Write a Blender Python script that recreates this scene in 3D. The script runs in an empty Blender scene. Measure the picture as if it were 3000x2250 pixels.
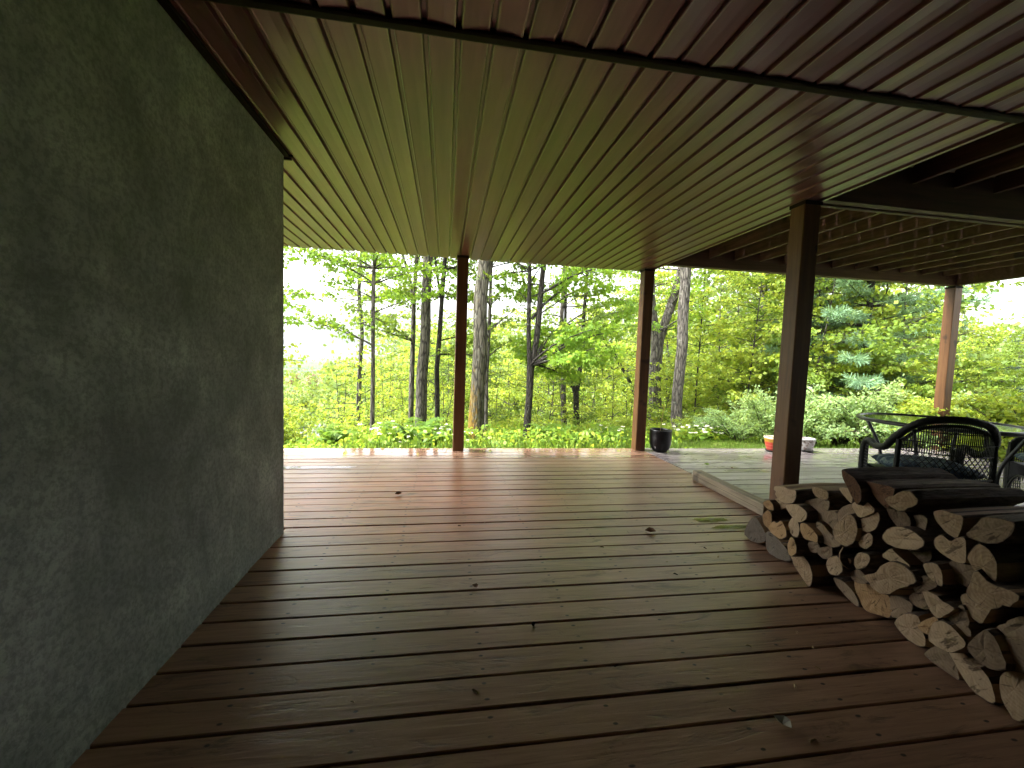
import bpy, bmesh, math, random
import numpy as np
from mathutils import Matrix, Vector, noise

# ---------------------------------------------------------------- camera, sky, sun, exposure
scene = bpy.context.scene
COL = scene.collection
rng = np.random.default_rng(11)
random.seed(11)

cam_data = bpy.data.cameras.new('camera')
cam = bpy.data.objects.new('camera', cam_data)
COL.objects.link(cam)
cam_data.sensor_width = 36.0
cam_data.lens = 36.0 * 1236.1357 / 3000.0
cam_data.clip_start = 0.05
cam_data.clip_end = 20000
YAW, PITCH, ROLL = 0.1583, -0.0649, 0.0345
_F = Vector((math.sin(YAW) * math.cos(PITCH), math.cos(YAW) * math.cos(PITCH), math.sin(PITCH)))
_r = _F.cross(Vector((0, 0, 1))).normalized()
_u = _r.cross(_F)
_c, _s = math.cos(ROLL), math.sin(ROLL)
_R = _c * _r + _s * _u
_U = -_s * _r + _c * _u
cam.matrix_world = Matrix(((_R.x, _U.x, -_F.x, 0), (_R.y, _U.y, -_F.y, 0), (_R.z, _U.z, -_F.z, 1.15), (0, 0, 0, 1)))
scene.camera = cam

SUN_EL, SUN_AZ = math.radians(55), math.radians(-90)     # azimuth from +y towards +x
world = bpy.data.worlds.new('World')
scene.world = world
world.use_nodes = True
wn = world.node_tree
wn.nodes.clear()
w_out = wn.nodes.new('ShaderNodeOutputWorld')
w_bg = wn.nodes.new('ShaderNodeBackground')
w_sky = wn.nodes.new('ShaderNodeTexSky')
w_sky.sky_type = 'NISHITA'
w_sky.sun_disc = False
w_sky.sun_elevation = SUN_EL
w_sky.sun_rotation = SUN_AZ
w_sky.air_density = 1.0
w_sky.dust_density = 6.0
w_sky.ozone_density = 1.0
w_hsv = wn.nodes.new('ShaderNodeHueSaturation')           # overcast: the blue is greyed out
w_hsv.inputs['Saturation'].default_value = 0.12
w_hsv.inputs['Value'].default_value = 1.0
wn.links.new(w_sky.outputs[0], w_hsv.inputs['Color'])
wn.links.new(w_hsv.outputs[0], w_bg.inputs['Color'])
w_bg.inputs['Strength'].default_value = 0.15
wn.links.new(w_bg.outputs[0], w_out.inputs['Surface'])

sun_data = bpy.data.lights.new('sun', 'SUN')
sun_data.energy = 1.5
sun_data.angle = math.radians(30)
sun_data.color = (1.0, 0.97, 0.92)
sun = bpy.data.objects.new('sun', sun_data)
COL.objects.link(sun)
_sd = Vector((math.sin(SUN_AZ) * math.cos(SUN_EL), math.cos(SUN_AZ) * math.cos(SUN_EL), math.sin(SUN_EL)))
sun.rotation_euler = _sd.to_track_quat('Z', 'Y').to_euler()
sun.location = (0, 0, 30)

scene.view_settings.view_transform = 'Standard'
scene.view_settings.look = 'None'
scene.view_settings.exposure = 3.1
scene.view_settings.gamma = 1.0
scene.view_settings.use_curve_mapping = False
cy = scene.cycles
cy.use_denoising = True
cy.max_bounces = 10
cy.diffuse_bounces = 6
cy.glossy_bounces = 4
cy.transmission_bounces = 6
cy.transparent_max_bounces = 6
cy.volume_bounces = 1
cy.sample_clamp_indirect = 6.0
cy.caustics_reflective = False
cy.caustics_refractive = False

# ---------------------------------------------------------------- helpers
def sm(a, b, t):
    t = min(1.0, max(0.0, (t - a) / (b - a)))
    return t * t * (3 - 2 * t)

class MB:
    """collects shapes, builds ONE mesh object"""
    def __init__(s):
        s.v = []; s.f = []; s.m = []
    def add(s, vs, fs, mi=0):
        o = len(s.v)
        s.v.extend([tuple(p) for p in vs])
        s.f.extend([tuple(i + o for i in f) for f in fs])
        s.m.extend([mi] * len(fs))
    def box(s, x0, x1, y0, y1, z0, z1, mi=0):
        s.add([(x0, y0, z0), (x1, y0, z0), (x1, y1, z0), (x0, y1, z0), (x0, y0, z1), (x1, y0, z1), (x1, y1, z1), (x0, y1, z1)],
              [(0, 3, 2, 1), (4, 5, 6, 7), (0, 1, 5, 4), (1, 2, 6, 5), (2, 3, 7, 6), (3, 0, 4, 7)], mi)
    def tube(s, pts, rad, n=8, mi=0, cap=True):
        P = [Vector(p) for p in pts]
        if not hasattr(rad, '__len__'):
            rad = [rad] * len(P)
        vs = []; fs = []
        ref = None
        for i, p in enumerate(P):
            t = (P[min(i + 1, len(P) - 1)] - P[max(i - 1, 0)])
            t = t.normalized() if t.length > 1e-9 else Vector((0, 0, 1))
            if ref is None:
                ref = Vector((1, 0, 0)) if abs(t.x) < 0.9 else Vector((0, 1, 0))
            a = (ref - t * ref.dot(t))
            a = a.normalized() if a.length > 1e-6 else t.orthogonal().normalized()
            b = t.cross(a); ref = a
            for k in range(n):
                w = 2 * math.pi * k / n
                vs.append(p + (a * math.cos(w) + b * math.sin(w)) * rad[i])
        for i in range(len(P) - 1):
            for k in range(n):
                k2 = (k + 1) % n
                fs.append((i * n + k, i * n + k2, (i + 1) * n + k2, (i + 1) * n + k))
        if cap:
            fs.append(tuple(range(n - 1, -1, -1)))
            fs.append(tuple(range((len(P) - 1) * n, len(P) * n)))
        s.add(vs, fs, mi)
    def lathe(s, prof, n=32, mi=0, c=(0, 0, 0)):
        vs = []; fs = []
        for r, z in prof:
            for k in range(n):
                w = 2 * math.pi * k / n
                vs.append((c[0] + r * math.cos(w), c[1] + r * math.sin(w), c[2] + z))
        for i in range(len(prof) - 1):
            for k in range(n):
                k2 = (k + 1) % n
                fs.append((i * n + k, i * n + k2, (i + 1) * n + k2, (i + 1) * n + k))
        s.add(vs, fs, mi)
    def mesh(s, name, mats, smooth=False):
        me = bpy.data.meshes.new(name)
        me.from_pydata(s.v, [], s.f)
        if not isinstance(mats, (list, tuple)):
            mats = [mats]
        for m in mats:
            me.materials.append(m)
        if len(mats) > 1:
            me.polygons.foreach_set('material_index', s.m)
        if smooth:
            me.polygons.foreach_set('use_smooth', [True] * len(me.polygons))
        me.update()
        return me
    def build(s, name, mats, parent=None, smooth=False, bevel=0, loc=None):
        return link(name, s.mesh(name, mats, smooth), parent, bevel, loc)

def link(name, me, parent=None, bevel=0, loc=None):
    o = bpy.data.objects.new(name, me)
    COL.objects.link(o)
    if parent is not None:
        o.parent = parent
    if loc is not None:
        o.location = loc
    if bevel:
        b = o.modifiers.new('bevel', 'BEVEL')
        b.width = bevel; b.segments = 2; b.limit_method = 'ANGLE'
    return o

def tag(o, label=None, cat=None, group=None, kind=None):
    if label: o['label'] = label
    if cat: o['category'] = cat
    if group: o['group'] = group
    if kind: o['kind'] = kind
    return o

def empty(name, loc=(0, 0, 0), rz=0.0):
    o = bpy.data.objects.new(name, None)
    COL.objects.link(o)
    o.location = loc
    o.rotation_euler = (0, 0, rz)
    o.empty_display_size = 0.1
    return o

def copy_tree(o, parent=None):
    c = o.copy()
    COL.objects.link(c)
    c.parent = parent
    for ch in list(o.children):
        copy_tree(ch, c)
    return c

def poly_mesh(name, V, k, mat):
    """V: (n,k,3) array: n separate polygons of k corners"""
    n = V.shape[0]
    me = bpy.data.meshes.new(name)
    me.vertices.add(n * k)
    me.vertices.foreach_set('co', V.reshape(-1).astype(np.float32))
    me.loops.add(n * k)
    me.loops.foreach_set('vertex_index', np.arange(n * k, dtype=np.int32))
    me.polygons.add(n)
    me.polygons.foreach_set('loop_start', (np.arange(n) * k).astype(np.int32))
    try:
        me.polygons.foreach_set('loop_total', np.full(n, k, dtype=np.int32))
    except Exception:
        pass
    me.materials.append(mat)
    me.update(calc_edges=True)
    return me

# ---------------------------------------------------------------- materials
class NT:
    def __init__(s, name):
        s.mat = bpy.data.materials.new(name)
        s.mat.use_nodes = True
        s.t = s.mat.node_tree
        s.t.nodes.clear()
        s.out = s.t.nodes.new('ShaderNodeOutputMaterial')
    def n(s, typ, **kw):
        nd = s.t.nodes.new('ShaderNode' + typ)
        for k, v in kw.items():
            if k in nd.inputs:
                nd.inputs[k].default_value = v
            else:
                setattr(nd, k, v)
        return nd
    def l(s, a, b):
        s.t.links.new(a, b)
    def coord(s, which='Object', scale=(1, 1, 1), loc=(0, 0, 0)):
        if which == 'World':
            g = s.n('NewGeometry').outputs['Position']
        else:
            g = s.n('TexCoord').outputs[which]
        m = s.n('Mapping')
        m.inputs['Scale'].default_value = scale
        m.inputs['Location'].default_value = loc
        s.l(g, m.inputs['Vector'])
        return m.outputs[0]
    def noise(s, vec, scale=5, detail=4, rough=0.55, dist=0.0):
        nd = s.n('TexNoise')
        nd.inputs['Scale'].default_value = scale
        nd.inputs['Detail'].default_value = detail
        nd.inputs['Roughness'].default_value = rough
        nd.inputs['Distortion'].default_value = dist
        s.l(vec, nd.inputs['Vector'])
        return nd.outputs['Fac']
    def ramp(s, fac, stops, interp='LINEAR'):
        r = s.n('ValToRGB')
        r.color_ramp.interpolation = interp
        e = r.color_ramp.elements
        while len(e) < len(stops):
            e.new(0.5)
        for el, (p, c) in zip(e, stops):
            el.position = p
            el.color = (*c, 1) if len(c) == 3 else c
        s.l(fac, r.inputs['Fac'])
        return r.outputs['Color']
    def mix(s, fac, a, b, mode='MIX'):
        m = s.n('MixRGB', blend_type=mode)
        for sock, v in ((m.inputs['Fac'], fac), (m.inputs['Color1'], a), (m.inputs['Color2'], b)):
            if hasattr(v, 'is_output'):
                s.l(v, sock)
            elif isinstance(v, (int, float)):
                sock.default_value = v if sock.name == 'Fac' else (v, v, v, 1)
            else:
                sock.default_value = (*v, 1) if len(v) == 3 else v
        return m.outputs['Color']
    def math(s, op, a, b=0.0, clamp=False):
        m = s.n('Math', operation=op)
        m.use_clamp = clamp
        for i, v in enumerate((a, b)):
            if hasattr(v, 'is_output'):
                s.l(v, m.inputs[i])
            else:
                m.inputs[i].default_value = v
        return m.outputs[0]
    def maprange(s, v, a, b, c, d, smooth=False):
        m = s.n('MapRange')
        if smooth: m.interpolation_type = 'SMOOTHSTEP'
        s.l(v, m.inputs['Value'])
        for i, q in zip(('From Min', 'From Max', 'To Min', 'To Max'), (a, b, c, d)):
            m.inputs[i].default_value = q
        return m.outputs['Result']
    def bump(s, h, strength=0.3, dist=0.01, normal=None):
        b = s.n('Bump')
        b.inputs['Strength'].default_value = strength
        b.inputs['Distance'].default_value = dist
        s.l(h, b.inputs['Height'])
        if normal is not None:
            s.l(normal, b.inputs['Normal'])
        return b.outputs[0]
    def bsdf(s, color, rough=0.6, spec=0.5, normal=None, metal=0.0, coat=None):
        p = s.n('BsdfPrincipled')
        for key, v in (('Base Color', color), ('Roughness', rough), ('Specular IOR Level', spec), ('Metallic', metal)):
            if hasattr(v, 'is_output'):
                s.l(v, p.inputs[key])
            elif key == 'Base Color':
                p.inputs[key].default_value = (*v, 1)
            else:
                p.inputs[key].default_value = v
        if coat is not None:
            p.inputs['Coat Weight'].default_value = coat[0] if not hasattr(coat[0], 'is_output') else 0
            if hasattr(coat[0], 'is_output'): s.l(coat[0], p.inputs['Coat Weight'])
            p.inputs['Coat Roughness'].default_value = coat[1]
            p.inputs['Coat IOR'].default_value = 1.33
        if normal is not None:
            s.l(normal, p.inputs['Normal'])
        s.l(p.outputs[0], s.out.inputs['Surface'])
        return p

BOARD = 0.14
Y0 = 2.4246 - 0.005
YD = 5.143

def deck_mat(name, stops, wet_y0, wet_y1, dry_rough, seed, streaks, wet_x=None, vivid=None):
    t = NT(name)
    pos = t.n('NewGeometry').outputs['Position']
    sep = t.n('SeparateXYZ'); t.l(pos, sep.inputs[0])
    oi = t.n('ObjectInfo')
    # every board samples another part of the grain field
    off = t.n('CombineXYZ'); t.l(t.math('MULTIPLY', oi.outputs['Random'], 37.0), off.inputs[0]); t.l(t.math('MULTIPLY', oi.outputs['Random'], 91.0), off.inputs[2])
    va = t.n('VectorMath', operation='ADD'); t.l(pos, va.inputs[0]); t.l(off.outputs[0], va.inputs[1])
    mp = t.n('Mapping'); mp.inputs['Scale'].default_value = (1.3, 26, 1); t.l(va.outputs[0], mp.inputs['Vector'])
    g1 = t.noise(mp.outputs[0], 2.2, 8, 0.62, 0.6)
    mp2 = t.n('Mapping'); mp2.inputs['Scale'].default_value = (1.0, 5.5, 1); t.l(va.outputs[0], mp2.inputs['Vector'])
    g2 = t.noise(mp2.outputs[0], 1.6, 5, 0.6, 1.0)
    big = t.noise(t.coord('World', (1, 1, 1), (seed, 0, 0)), 0.9, 4, 0.6)
    f = t.math('ADD', t.math('MULTIPLY', g1, 0.75), t.math('MULTIPLY', g2, 0.45))
    f = t.math('SUBTRACT', f, 0.10)
    f = t.math('ADD', f, t.math('MULTIPLY', t.math('SUBTRACT', oi.outputs['Random'], 0.5), 0.16))
    f = t.math('ADD', f, t.math('MULTIPLY', t.math('SUBTRACT', big, 0.5), 0.5))
    col = t.ramp(f, stops)
    if vivid:     # warm glow on the boards, painted into the stain colour
        ex = t.math('DIVIDE', t.math('SUBTRACT', sep.outputs[0], vivid[0]), vivid[2]); ey = t.math('DIVIDE', t.math('SUBTRACT', sep.outputs[1], vivid[1]), vivid[3])
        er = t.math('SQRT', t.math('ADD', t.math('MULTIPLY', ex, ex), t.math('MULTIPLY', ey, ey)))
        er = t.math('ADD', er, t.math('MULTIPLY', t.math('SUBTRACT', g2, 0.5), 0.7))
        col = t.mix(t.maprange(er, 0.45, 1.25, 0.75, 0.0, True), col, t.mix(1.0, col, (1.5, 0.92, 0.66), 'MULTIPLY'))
    # knots and dark worn streaks
    kn = t.noise(t.coord('World', (2.2, 9, 1), (seed * 3, 1, 0)), 1.5, 6, 0.7, 0.8)
    dark = t.ramp(kn, [(0.55, (0, 0, 0)), (0.68, (1, 1, 1))])
    col = t.mix(t.math('MULTIPLY', dark, 0.65), col, tuple(c * 0.25 for c in stops[0][1]))
    # nail heads over the joists, two per board
    jit = t.noise(pos, 3.0, 1, 0.5)
    nx = t.math('ADD', t.math('MULTIPLY', sep.outputs[0], 1 / 0.406), t.math('MULTIPLY', jit, 0.22))
    nx = t.math('MULTIPLY', t.math('SUBTRACT', t.math('FRACT', nx), 0.5), 0.406)
    ny = t.math('DIVIDE', t.math('SUBTRACT', sep.outputs[1], Y0 + 0.035), 0.07)
    ny = t.math('MULTIPLY', t.math('SUBTRACT', t.math('FRACT', t.math('ADD', ny, 10.5)), 0.5), 0.07)
    d2 = t.math('SQRT', t.math('ADD', t.math('MULTIPLY', t.math('MULTIPLY', nx, nx), 0.35), t.math('MULTIPLY', ny, ny)))
    nail = t.maprange(d2, 0.0035, 0.0065, 1.0, 0.0)
    nail = t.math('MULTIPLY', nail, t.ramp(t.noise(t.coord('World', (1, 1, 1), (3, seed, 2)), 4.0, 2), [(0.40, (0, 0, 0)), (0.48, (1, 1, 1))]))
    col = t.mix(nail, col, (0.008, 0.006, 0.005))
    # rain wets the open edge of the deck
    wn_ = t.noise(t.coord('World', (0.55, 2.4, 1), (seed, 5, 0)), 1.3, 5, 0.6, 0.5)
    edge = t.maprange(sep.outputs[1], wet_y0, wet_y1, 0.0, 1.0, True)
    if wet_x:
        edge = t.math('ADD', edge, t.maprange(sep.outputs[0], wet_x[0], wet_x[1], 0.0, 0.6, True))
    wet = t.math('ADD', edge, t.math('MULTIPLY', t.math('SUBTRACT', wn_, 0.5), streaks))
    wet = t.ramp(wet, [(0.38, (0, 0, 0)), (0.55, (1, 1, 1))])
    col = t.mix(t.math('MULTIPLY', wet, 0.35), col, t.mix(1.0, col, (0.55, 0.5, 0.48), 'MULTIPLY'))
    r1 = t.maprange(g1, 0.3, 0.7, dry_rough - 0.07, dry_rough + 0.09)
    rough = t.mix(wet, r1, 0.09)
    h = t.math('ADD', g1, t.math('MULTIPLY', dark, -0.5))
    hb = t.math('MULTIPLY', h, t.maprange(wet, 0, 1, 1.0, 0.12))
    nrm = t.bump(hb, 0.28, 0.004)
    t.bsdf(col, rough, 0.5, nrm).inputs['Specular Tint'].default_value = (1.0, 0.90, 0.84, 1)
    return t.mat

M = {}
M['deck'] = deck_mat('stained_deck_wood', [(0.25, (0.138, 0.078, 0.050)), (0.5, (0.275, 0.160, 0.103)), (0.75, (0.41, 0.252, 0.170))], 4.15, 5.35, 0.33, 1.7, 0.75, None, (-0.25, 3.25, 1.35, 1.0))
M['deck_grey'] = deck_mat('weathered_deck_wood', [(0.25, (0.160, 0.140, 0.138)), (0.5, (0.300, 0.268, 0.262)), (0.75, (0.43, 0.395, 0.39))], 2.9, 6.2, 0.36, 6.1, 1.2, (4.4, 5.6))

def wood_mat(name, stops, axis='z', rough=0.55, scale=1.0, knots=True, bump=0.3):
    t = NT(name)
    sc = {'x': (1.2, 18, 18), 'y': (18, 1.2, 18), 'z': (18, 18, 1.2)}[axis]
    oi = t.n('ObjectInfo')
    off = t.n('CombineXYZ')
    for i in range(3): t.l(t.math('MULTIPLY', oi.outputs['Random'], 17.0 + 9 * i), off.inputs[i])
    va = t.n('VectorMath', operation='ADD'); t.l(t.n('NewGeometry').outputs['Position'], va.inputs[0]); t.l(off.outputs[0], va.inputs[1])
    mp = t.n('Mapping'); mp.inputs['Scale'].default_value = tuple(c * scale for c in sc); t.l(va.outputs[0], mp.inputs['Vector'])
    g = t.noise(mp.outputs[0], 1.6, 7, 0.6, 0.8)
    b = t.noise(va.outputs[0], 2.2 * scale, 4, 0.6)
    f = t.math('ADD', t.math('MULTIPLY', g, 0.7), t.math('MULTIPLY', b, 0.3))
    f = t.math('ADD', f, t.math('MULTIPLY', t.math('SUBTRACT', oi.outputs['Random'], 0.5), 0.12))
    col = t.ramp(f, stops)
    if knots:
        k = t.noise(va.outputs[0], 5.0, 2, 0.4)
        col = t.mix(t.ramp(k, [(0.66, (0, 0, 0)), (0.72, (0.8, 0.8, 0.8))]), col, tuple(c * 0.4 for c in stops[0][1]))
    t.bsdf(col, rough, 0.4, t.bump(g, bump, 0.004))
    return t.mat

M['post'] = wood_mat('stained_post_wood', [(0.3, (0.062, 0.026, 0.009)), (0.5, (0.118, 0.051, 0.018)), (0.72, (0.167, 0.083, 0.032))], 'z', 0.5)
M['timber'] = wood_mat('weathered_timber', [(0.3, (0.13, 0.10, 0.065)), (0.5, (0.26, 0.21, 0.14)), (0.7, (0.36, 0.30, 0.21))], 'y', 0.7)
M['joist'] = wood_mat('treated_joist_wood', [(0.3, (0.034, 0.015, 0.009)), (0.5, (0.080, 0.038, 0.024)), (0.7, (0.147, 0.073, 0.053))], 'y', 0.65, 1.0, True, 0.4)
M['beam'] = wood_mat('beam_wood', [(0.3, (0.037, 0.015, 0.010)), (0.5, (0.073, 0.031, 0.022)), (0.7, (0.116, 0.054, 0.043))], 'x', 0.6)
M['rail'] = M['beam']

def soffit_mat():
    t = NT('brown_soffit')
    c = t.coord('World', (14, 1.2, 14))
    g = t.noise(c, 2.0, 5, 0.6)
    oi = t.n('ObjectInfo')
    f = t.math('ADD', g, t.math('MULTIPLY', t.math('SUBTRACT', oi.outputs['Random'], 0.5), 0.25))
    col = t.ramp(f, [(0.3, (0.112, 0.042, 0.052)), (0.7, (0.165, 0.066, 0.078))])
    fine = t.noise(t.coord('World', (1, 1, 1)), 160, 2, 0.6)
    wav = t.noise(t.coord('World', (3, 0.6, 3)), 1.5, 2, 0.5)
    n1 = t.bump(fine, 0.10, 0.001)
    n2 = t.bump(wav, 0.10, 0.006, n1)
    t.bsdf(col, 0.28, 0.8, n2).inputs['Specular Tint'].default_value = (1.0, 0.76, 0.92, 1)
    return t.mat
M['soffit'] = soffit_mat()

def stucco_mat():
    t = NT('grey_stucco')
    p = t.coord('World', (1, 1, 1))
    a = t.noise(p, 2.3, 7, 0.62, 0.9)
    v = t.noise(t.coord('World', (4, 4, 1.4)), 1.7, 6, 0.65, 2.2)
    hz = t.noise(t.coord('World', (1.3, 1.3, 3.2)), 1.1, 7, 0.7, 2.6)
    f = t.math('ADD', t.math('ADD', t.math('MULTIPLY', a, 0.62), t.math('MULTIPLY', v, 0.20)), t.math('MULTIPLY', hz, 0.18))
    col = t.ramp(f, [(0.36, (0.165, 0.178, 0.186)), (0.5, (0.270, 0.287, 0.298)), (0.62, (0.41, 0.43, 0.44))])
    fine = t.noise(p, 55, 6, 0.75)
    col = t.mix(t.ramp(fine, [(0.42, (0.5, 0.5, 0.5)), (0.55, (0, 0, 0))]), col, (0.11, 0.12, 0.125))
    n1 = t.bump(fine, 0.6, 0.004)
    n2 = t.bump(t.math('ADD', a, hz), 0.5, 0.016, n1)
    t.bsdf(col, 0.82, 0.25, n2)
    return t.mat
M['stucco'] = stucco_mat()

def plain(name, col, rough=0.5, spec=0.5, var=0.25, scale=8, bump=0.0, metal=0.0):
    t = NT(name)
    n = t.noise(t.coord('Object'), scale, 5, 0.6)
    c = t.ramp(n, [(0.3, tuple(x * (1 - var) for x in col)), (0.7, tuple(min(1, x * (1 + var)) for x in col))])
    t.bsdf(c, rough, spec, t.bump(n, bump, 0.01) if bump else None, metal)
    return t.mat
M['dark_trim'] = plain('dark_brown_trim', (0.016, 0.009, 0.007), 0.7, 0.15)
M['dark_void'] = plain('light_block', (0.10, 0.075, 0.05), 0.8)  # for the unseen slabs added to keep light out from above
M['black_pot'] = plain('black_glazed_plastic', (0.005, 0.005, 0.006), 0.32, 0.3)
M['soil'] = plain('potting_soil', (0.03, 0.02, 0.014), 0.9, 0.2, 0.5, 40, 0.8)
M['stem'] = plain('dry_stem', (0.42, 0.27, 0.16), 0.7)
M['wicker'] = plain('dark_wicker', (0.007, 0.008, 0.007), 0.5, 0.25, 0.5, 60, 0.5)
M['table_metal'] = plain('black_metal', (0.012, 0.013, 0.014), 0.35, 0.5)
M['saucer'] = plain('dark_saucer', (0.02, 0.018, 0.018), 0.5)

def cushion_mat():
    t = NT('navy_leaf_print_fabric')
    o = t.coord('Object')
    n = t.noise(o, 9, 5, 0.6, 1.8)
    n2 = t.noise(o, 17, 4, 0.6, 1.2)
    c = t.ramp(n, [(0.40, (0.010, 0.020, 0.042)), (0.5, (0.028, 0.055, 0.085)), (0.56, (0.10, 0.15, 0.15)), (0.66, (0.24, 0.27, 0.22))])
    c = t.mix(t.ramp(n2, [(0.56, (0, 0, 0)), (0.66, (0.7, 0.7, 0.7))]), c, (0.012, 0.03, 0.05))
    t.bsdf(c, 0.75, 0.3, t.bump(t.noise(o, 200, 2), 0.2, 0.002))
    return t.mat
M['cushion'] = cushion_mat()

def glass_mat():
    t = NT('table_glass')
    p = t.n('BsdfPrincipled')
    p.inputs['Base Color'].default_value = (0.72, 0.85, 0.78, 1)
    p.inputs['Roughness'].default_value = 0.04
    p.inputs['Transmission Weight'].default_value = 1.0
    p.inputs['IOR'].default_value = 1.45
    t.l(p.outputs[0], t.out.inputs['Surface'])
    return t.mat
M['glass'] = glass_mat()

def stripe_mat(name, stops, axis_scale):
    t = NT(name)
    sep = t.n('SeparateXYZ'); t.l(t.n('TexCoord').outputs['Object'], sep.inputs[0])
    f = t.math('MULTIPLY', sep.outputs[2], axis_scale)
    f = t.math('ADD', f, t.math('MULTIPLY', t.math('SUBTRACT', t.noise(t.coord('Object'), 12, 3), 0.5), 0.03))
    c = t.ramp(f, stops, 'CONSTANT')
    t.bsdf(c, 0.3, 0.5)
    return t.mat
M['red_pot'] = stripe_mat('striped_glaze', [(0.0, (0.45, 0.06, 0.04)), (0.22, (0.55, 0.13, 0.09)), (0.27, (0.48, 0.05, 0.035)), (0.45, (0.6, 0.16, 0.10)), (0.50, (0.5, 0.055, 0.035)), (0.66, (0.62, 0.20, 0.05)), (0.72, (0.65, 0.36, 0.04)), (0.93, (0.7, 0.62, 0.45))], 1 / 0.19)

def print_pot():
    t = NT('white_printed_glaze')
    o = t.coord('Object')
    n = t.noise(o, 28, 3, 0.6, 1.0)
    c = t.ramp(n, [(0.5, (0.55, 0.55, 0.53)), (0.60, (0.30, 0.20, 0.20)), (0.66, (0.10, 0.16, 0.09))])
    t.bsdf(c, 0.3, 0.5)
    return t.mat
M['white_pot'] = print_pot()

def bark_mat(name, dark, light, moss=0.0, scale=1.0, moss_top=0.9):
    t = NT(name)
    o = t.coord('Object', (11 * scale, 11 * scale, 2.2 * scale))
    n = t.noise(o, 2.4, 8, 0.68, 0.7)
    vor = t.n('TexVoronoi', feature='DISTANCE_TO_EDGE'); vor.inputs['Scale'].default_value = 2.2
    t.l(t.coord('Object', (9 * scale, 9 * scale, 1.5 * scale)), vor.inputs['Vector'])
    crack = t.ramp(vor.outputs['Distance'], [(0.0, (0.25, 0.25, 0.25)), (0.16, (1, 1, 1))])
    c = t.ramp(n, [(0.32, dark), (0.52, tuple((a + b) / 2 for a, b in zip(dark, light))), (0.68, light)])
    c = t.mix(1.0, c, crack, 'MULTIPLY')
    lich = t.noise(t.coord('Object'), 7, 5, 0.7)
    c = t.mix(t.ramp(lich, [(0.60, (0, 0, 0)), (0.72, (0.55, 0.55, 0.55))]), c, (0.30, 0.31, 0.27))
    if moss > 0:
        sep = t.n('SeparateXYZ'); t.l(t.n('TexCoord').outputs['Object'], sep.inputs[0])
        mz = t.maprange(sep.outputs[2], 0.0, moss_top, 1.0, 0.0)
        side = t.maprange(sep.outputs[0], 0.12, -0.10, -0.25, 0.35)
        mf = t.math('ADD', t.math('ADD', t.math('MULTIPLY', mz, moss), side), t.math('MULTIPLY', t.math('SUBTRACT', t.noise(t.coord('Object', (1, 1, .5)), 14, 6, 0.7), 0.5), 2.0))
        c = t.mix(t.ramp(mf, [(0.45, (0, 0, 0)), (0.8, (0.9, 0.9, 0.9))]), c, t.ramp(lich, [(0.4, (0.16, 0.09, 0.016)), (0.6, (0.22, 0.15, 0.03))]))
    h = t.math('MULTIPLY', n, crack)
    t.bsdf(c, 0.9, 0.15, t.bump(h, 0.9, 0.03))
    return t.mat
M['bark'] = bark_mat('grey_bark', (0.055, 0.048, 0.040), (0.21, 0.19, 0.165))
M['bark_dark'] = bark_mat('dark_bark', (0.028, 0.024, 0.021), (0.105, 0.095, 0.082), scale=1.6)
M['bark_moss'] = bark_mat('mossy_bark', (0.055, 0.050, 0.036), (0.20, 0.185, 0.145), 0.75, 0.9, 1.5)
M['twig'] = plain('twig_bark', (0.045, 0.036, 0.028), 0.85, 0.2)

def leaf_mat(name, cols, trans, gloss=0.5):
    """cols: reflect colours picked per leaf; trans: share of light let through"""
    t = NT(name)
    g = t.n('NewGeometry')
    c = t.ramp(g.outputs['Random Per Island'], [(i / max(1, len(cols) - 1), cc) for i, cc in enumerate(cols)])
    big = t.noise(t.coord('World'), 0.8, 3, 0.6)
    c = t.mix(t.math('MULTIPLY', t.ramp(big, [(0.40, (0, 0, 0)), (0.62, (1, 1, 1))]), 0.45), c, t.mix(1.0, c, (1.15, 1.04, 0.7), 'MULTIPLY'))
    p = t.n('BsdfPrincipled'); p.inputs['Roughness'].default_value = gloss; p.inputs['Specular IOR Level'].default_value = 0.3
    t.l(c, p.inputs['Base Color'])
    tr = t.n('BsdfTranslucent')
    t.l(t.mix(1.0, c, (1.62, 1.42, 1.0), 'MULTIPLY'), tr.inputs['Color'])
    ms = t.n('MixShader'); ms.inputs[0].default_value = trans
    t.l(p.outputs[0], ms.inputs[1]); t.l(tr.outputs[0], ms.inputs[2]); t.l(ms.outputs[0], t.out.inputs['Surface'])
    return t.mat
M['leaf'] = leaf_mat('maple_leaf', [(0.093, 0.158, 0.024), (0.121, 0.198, 0.029), (0.154, 0.229, 0.033), (0.106, 0.189, 0.027)], 0.5)
M['leaf_green'] = leaf_mat('fresh_green_leaf', [(0.135, 0.251, 0.033), (0.162, 0.287, 0.038), (0.198, 0.313, 0.040)], 0.55)
M['leaf_yellow'] = leaf_mat('yellow_green_leaf', [(0.194, 0.285, 0.043), (0.242, 0.332, 0.049), (0.275, 0.338, 0.050), (0.177, 0.299, 0.044)], 0.5)
M['leaf_blue'] = leaf_mat('honeysuckle_leaf', [(0.176, 0.290, 0.114), (0.220, 0.334, 0.141), (0.255, 0.361, 0.150)], 0.45)
M['needle'] = leaf_mat('pine_needle', [(0.12, 0.22, 0.13), (0.16, 0.28, 0.16), (0.20, 0.32, 0.18)], 0.35)
M['needle_dark'] = leaf_mat('spruce_needle', [(0.03, 0.06, 0.045), (0.045, 0.085, 0.06)], 0.15)
M['leaf_far'] = leaf_mat('far_leaf', [(0.10, 0.165, 0.04), (0.125, 0.195, 0.045), (0.15, 0.205, 0.05)], 0.45)
M['leaf_pale'] = leaf_mat('pale_bud_leaf', [(0.16, 0.19, 0.12), (0.20, 0.22, 0.15)], 0.45)
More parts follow.
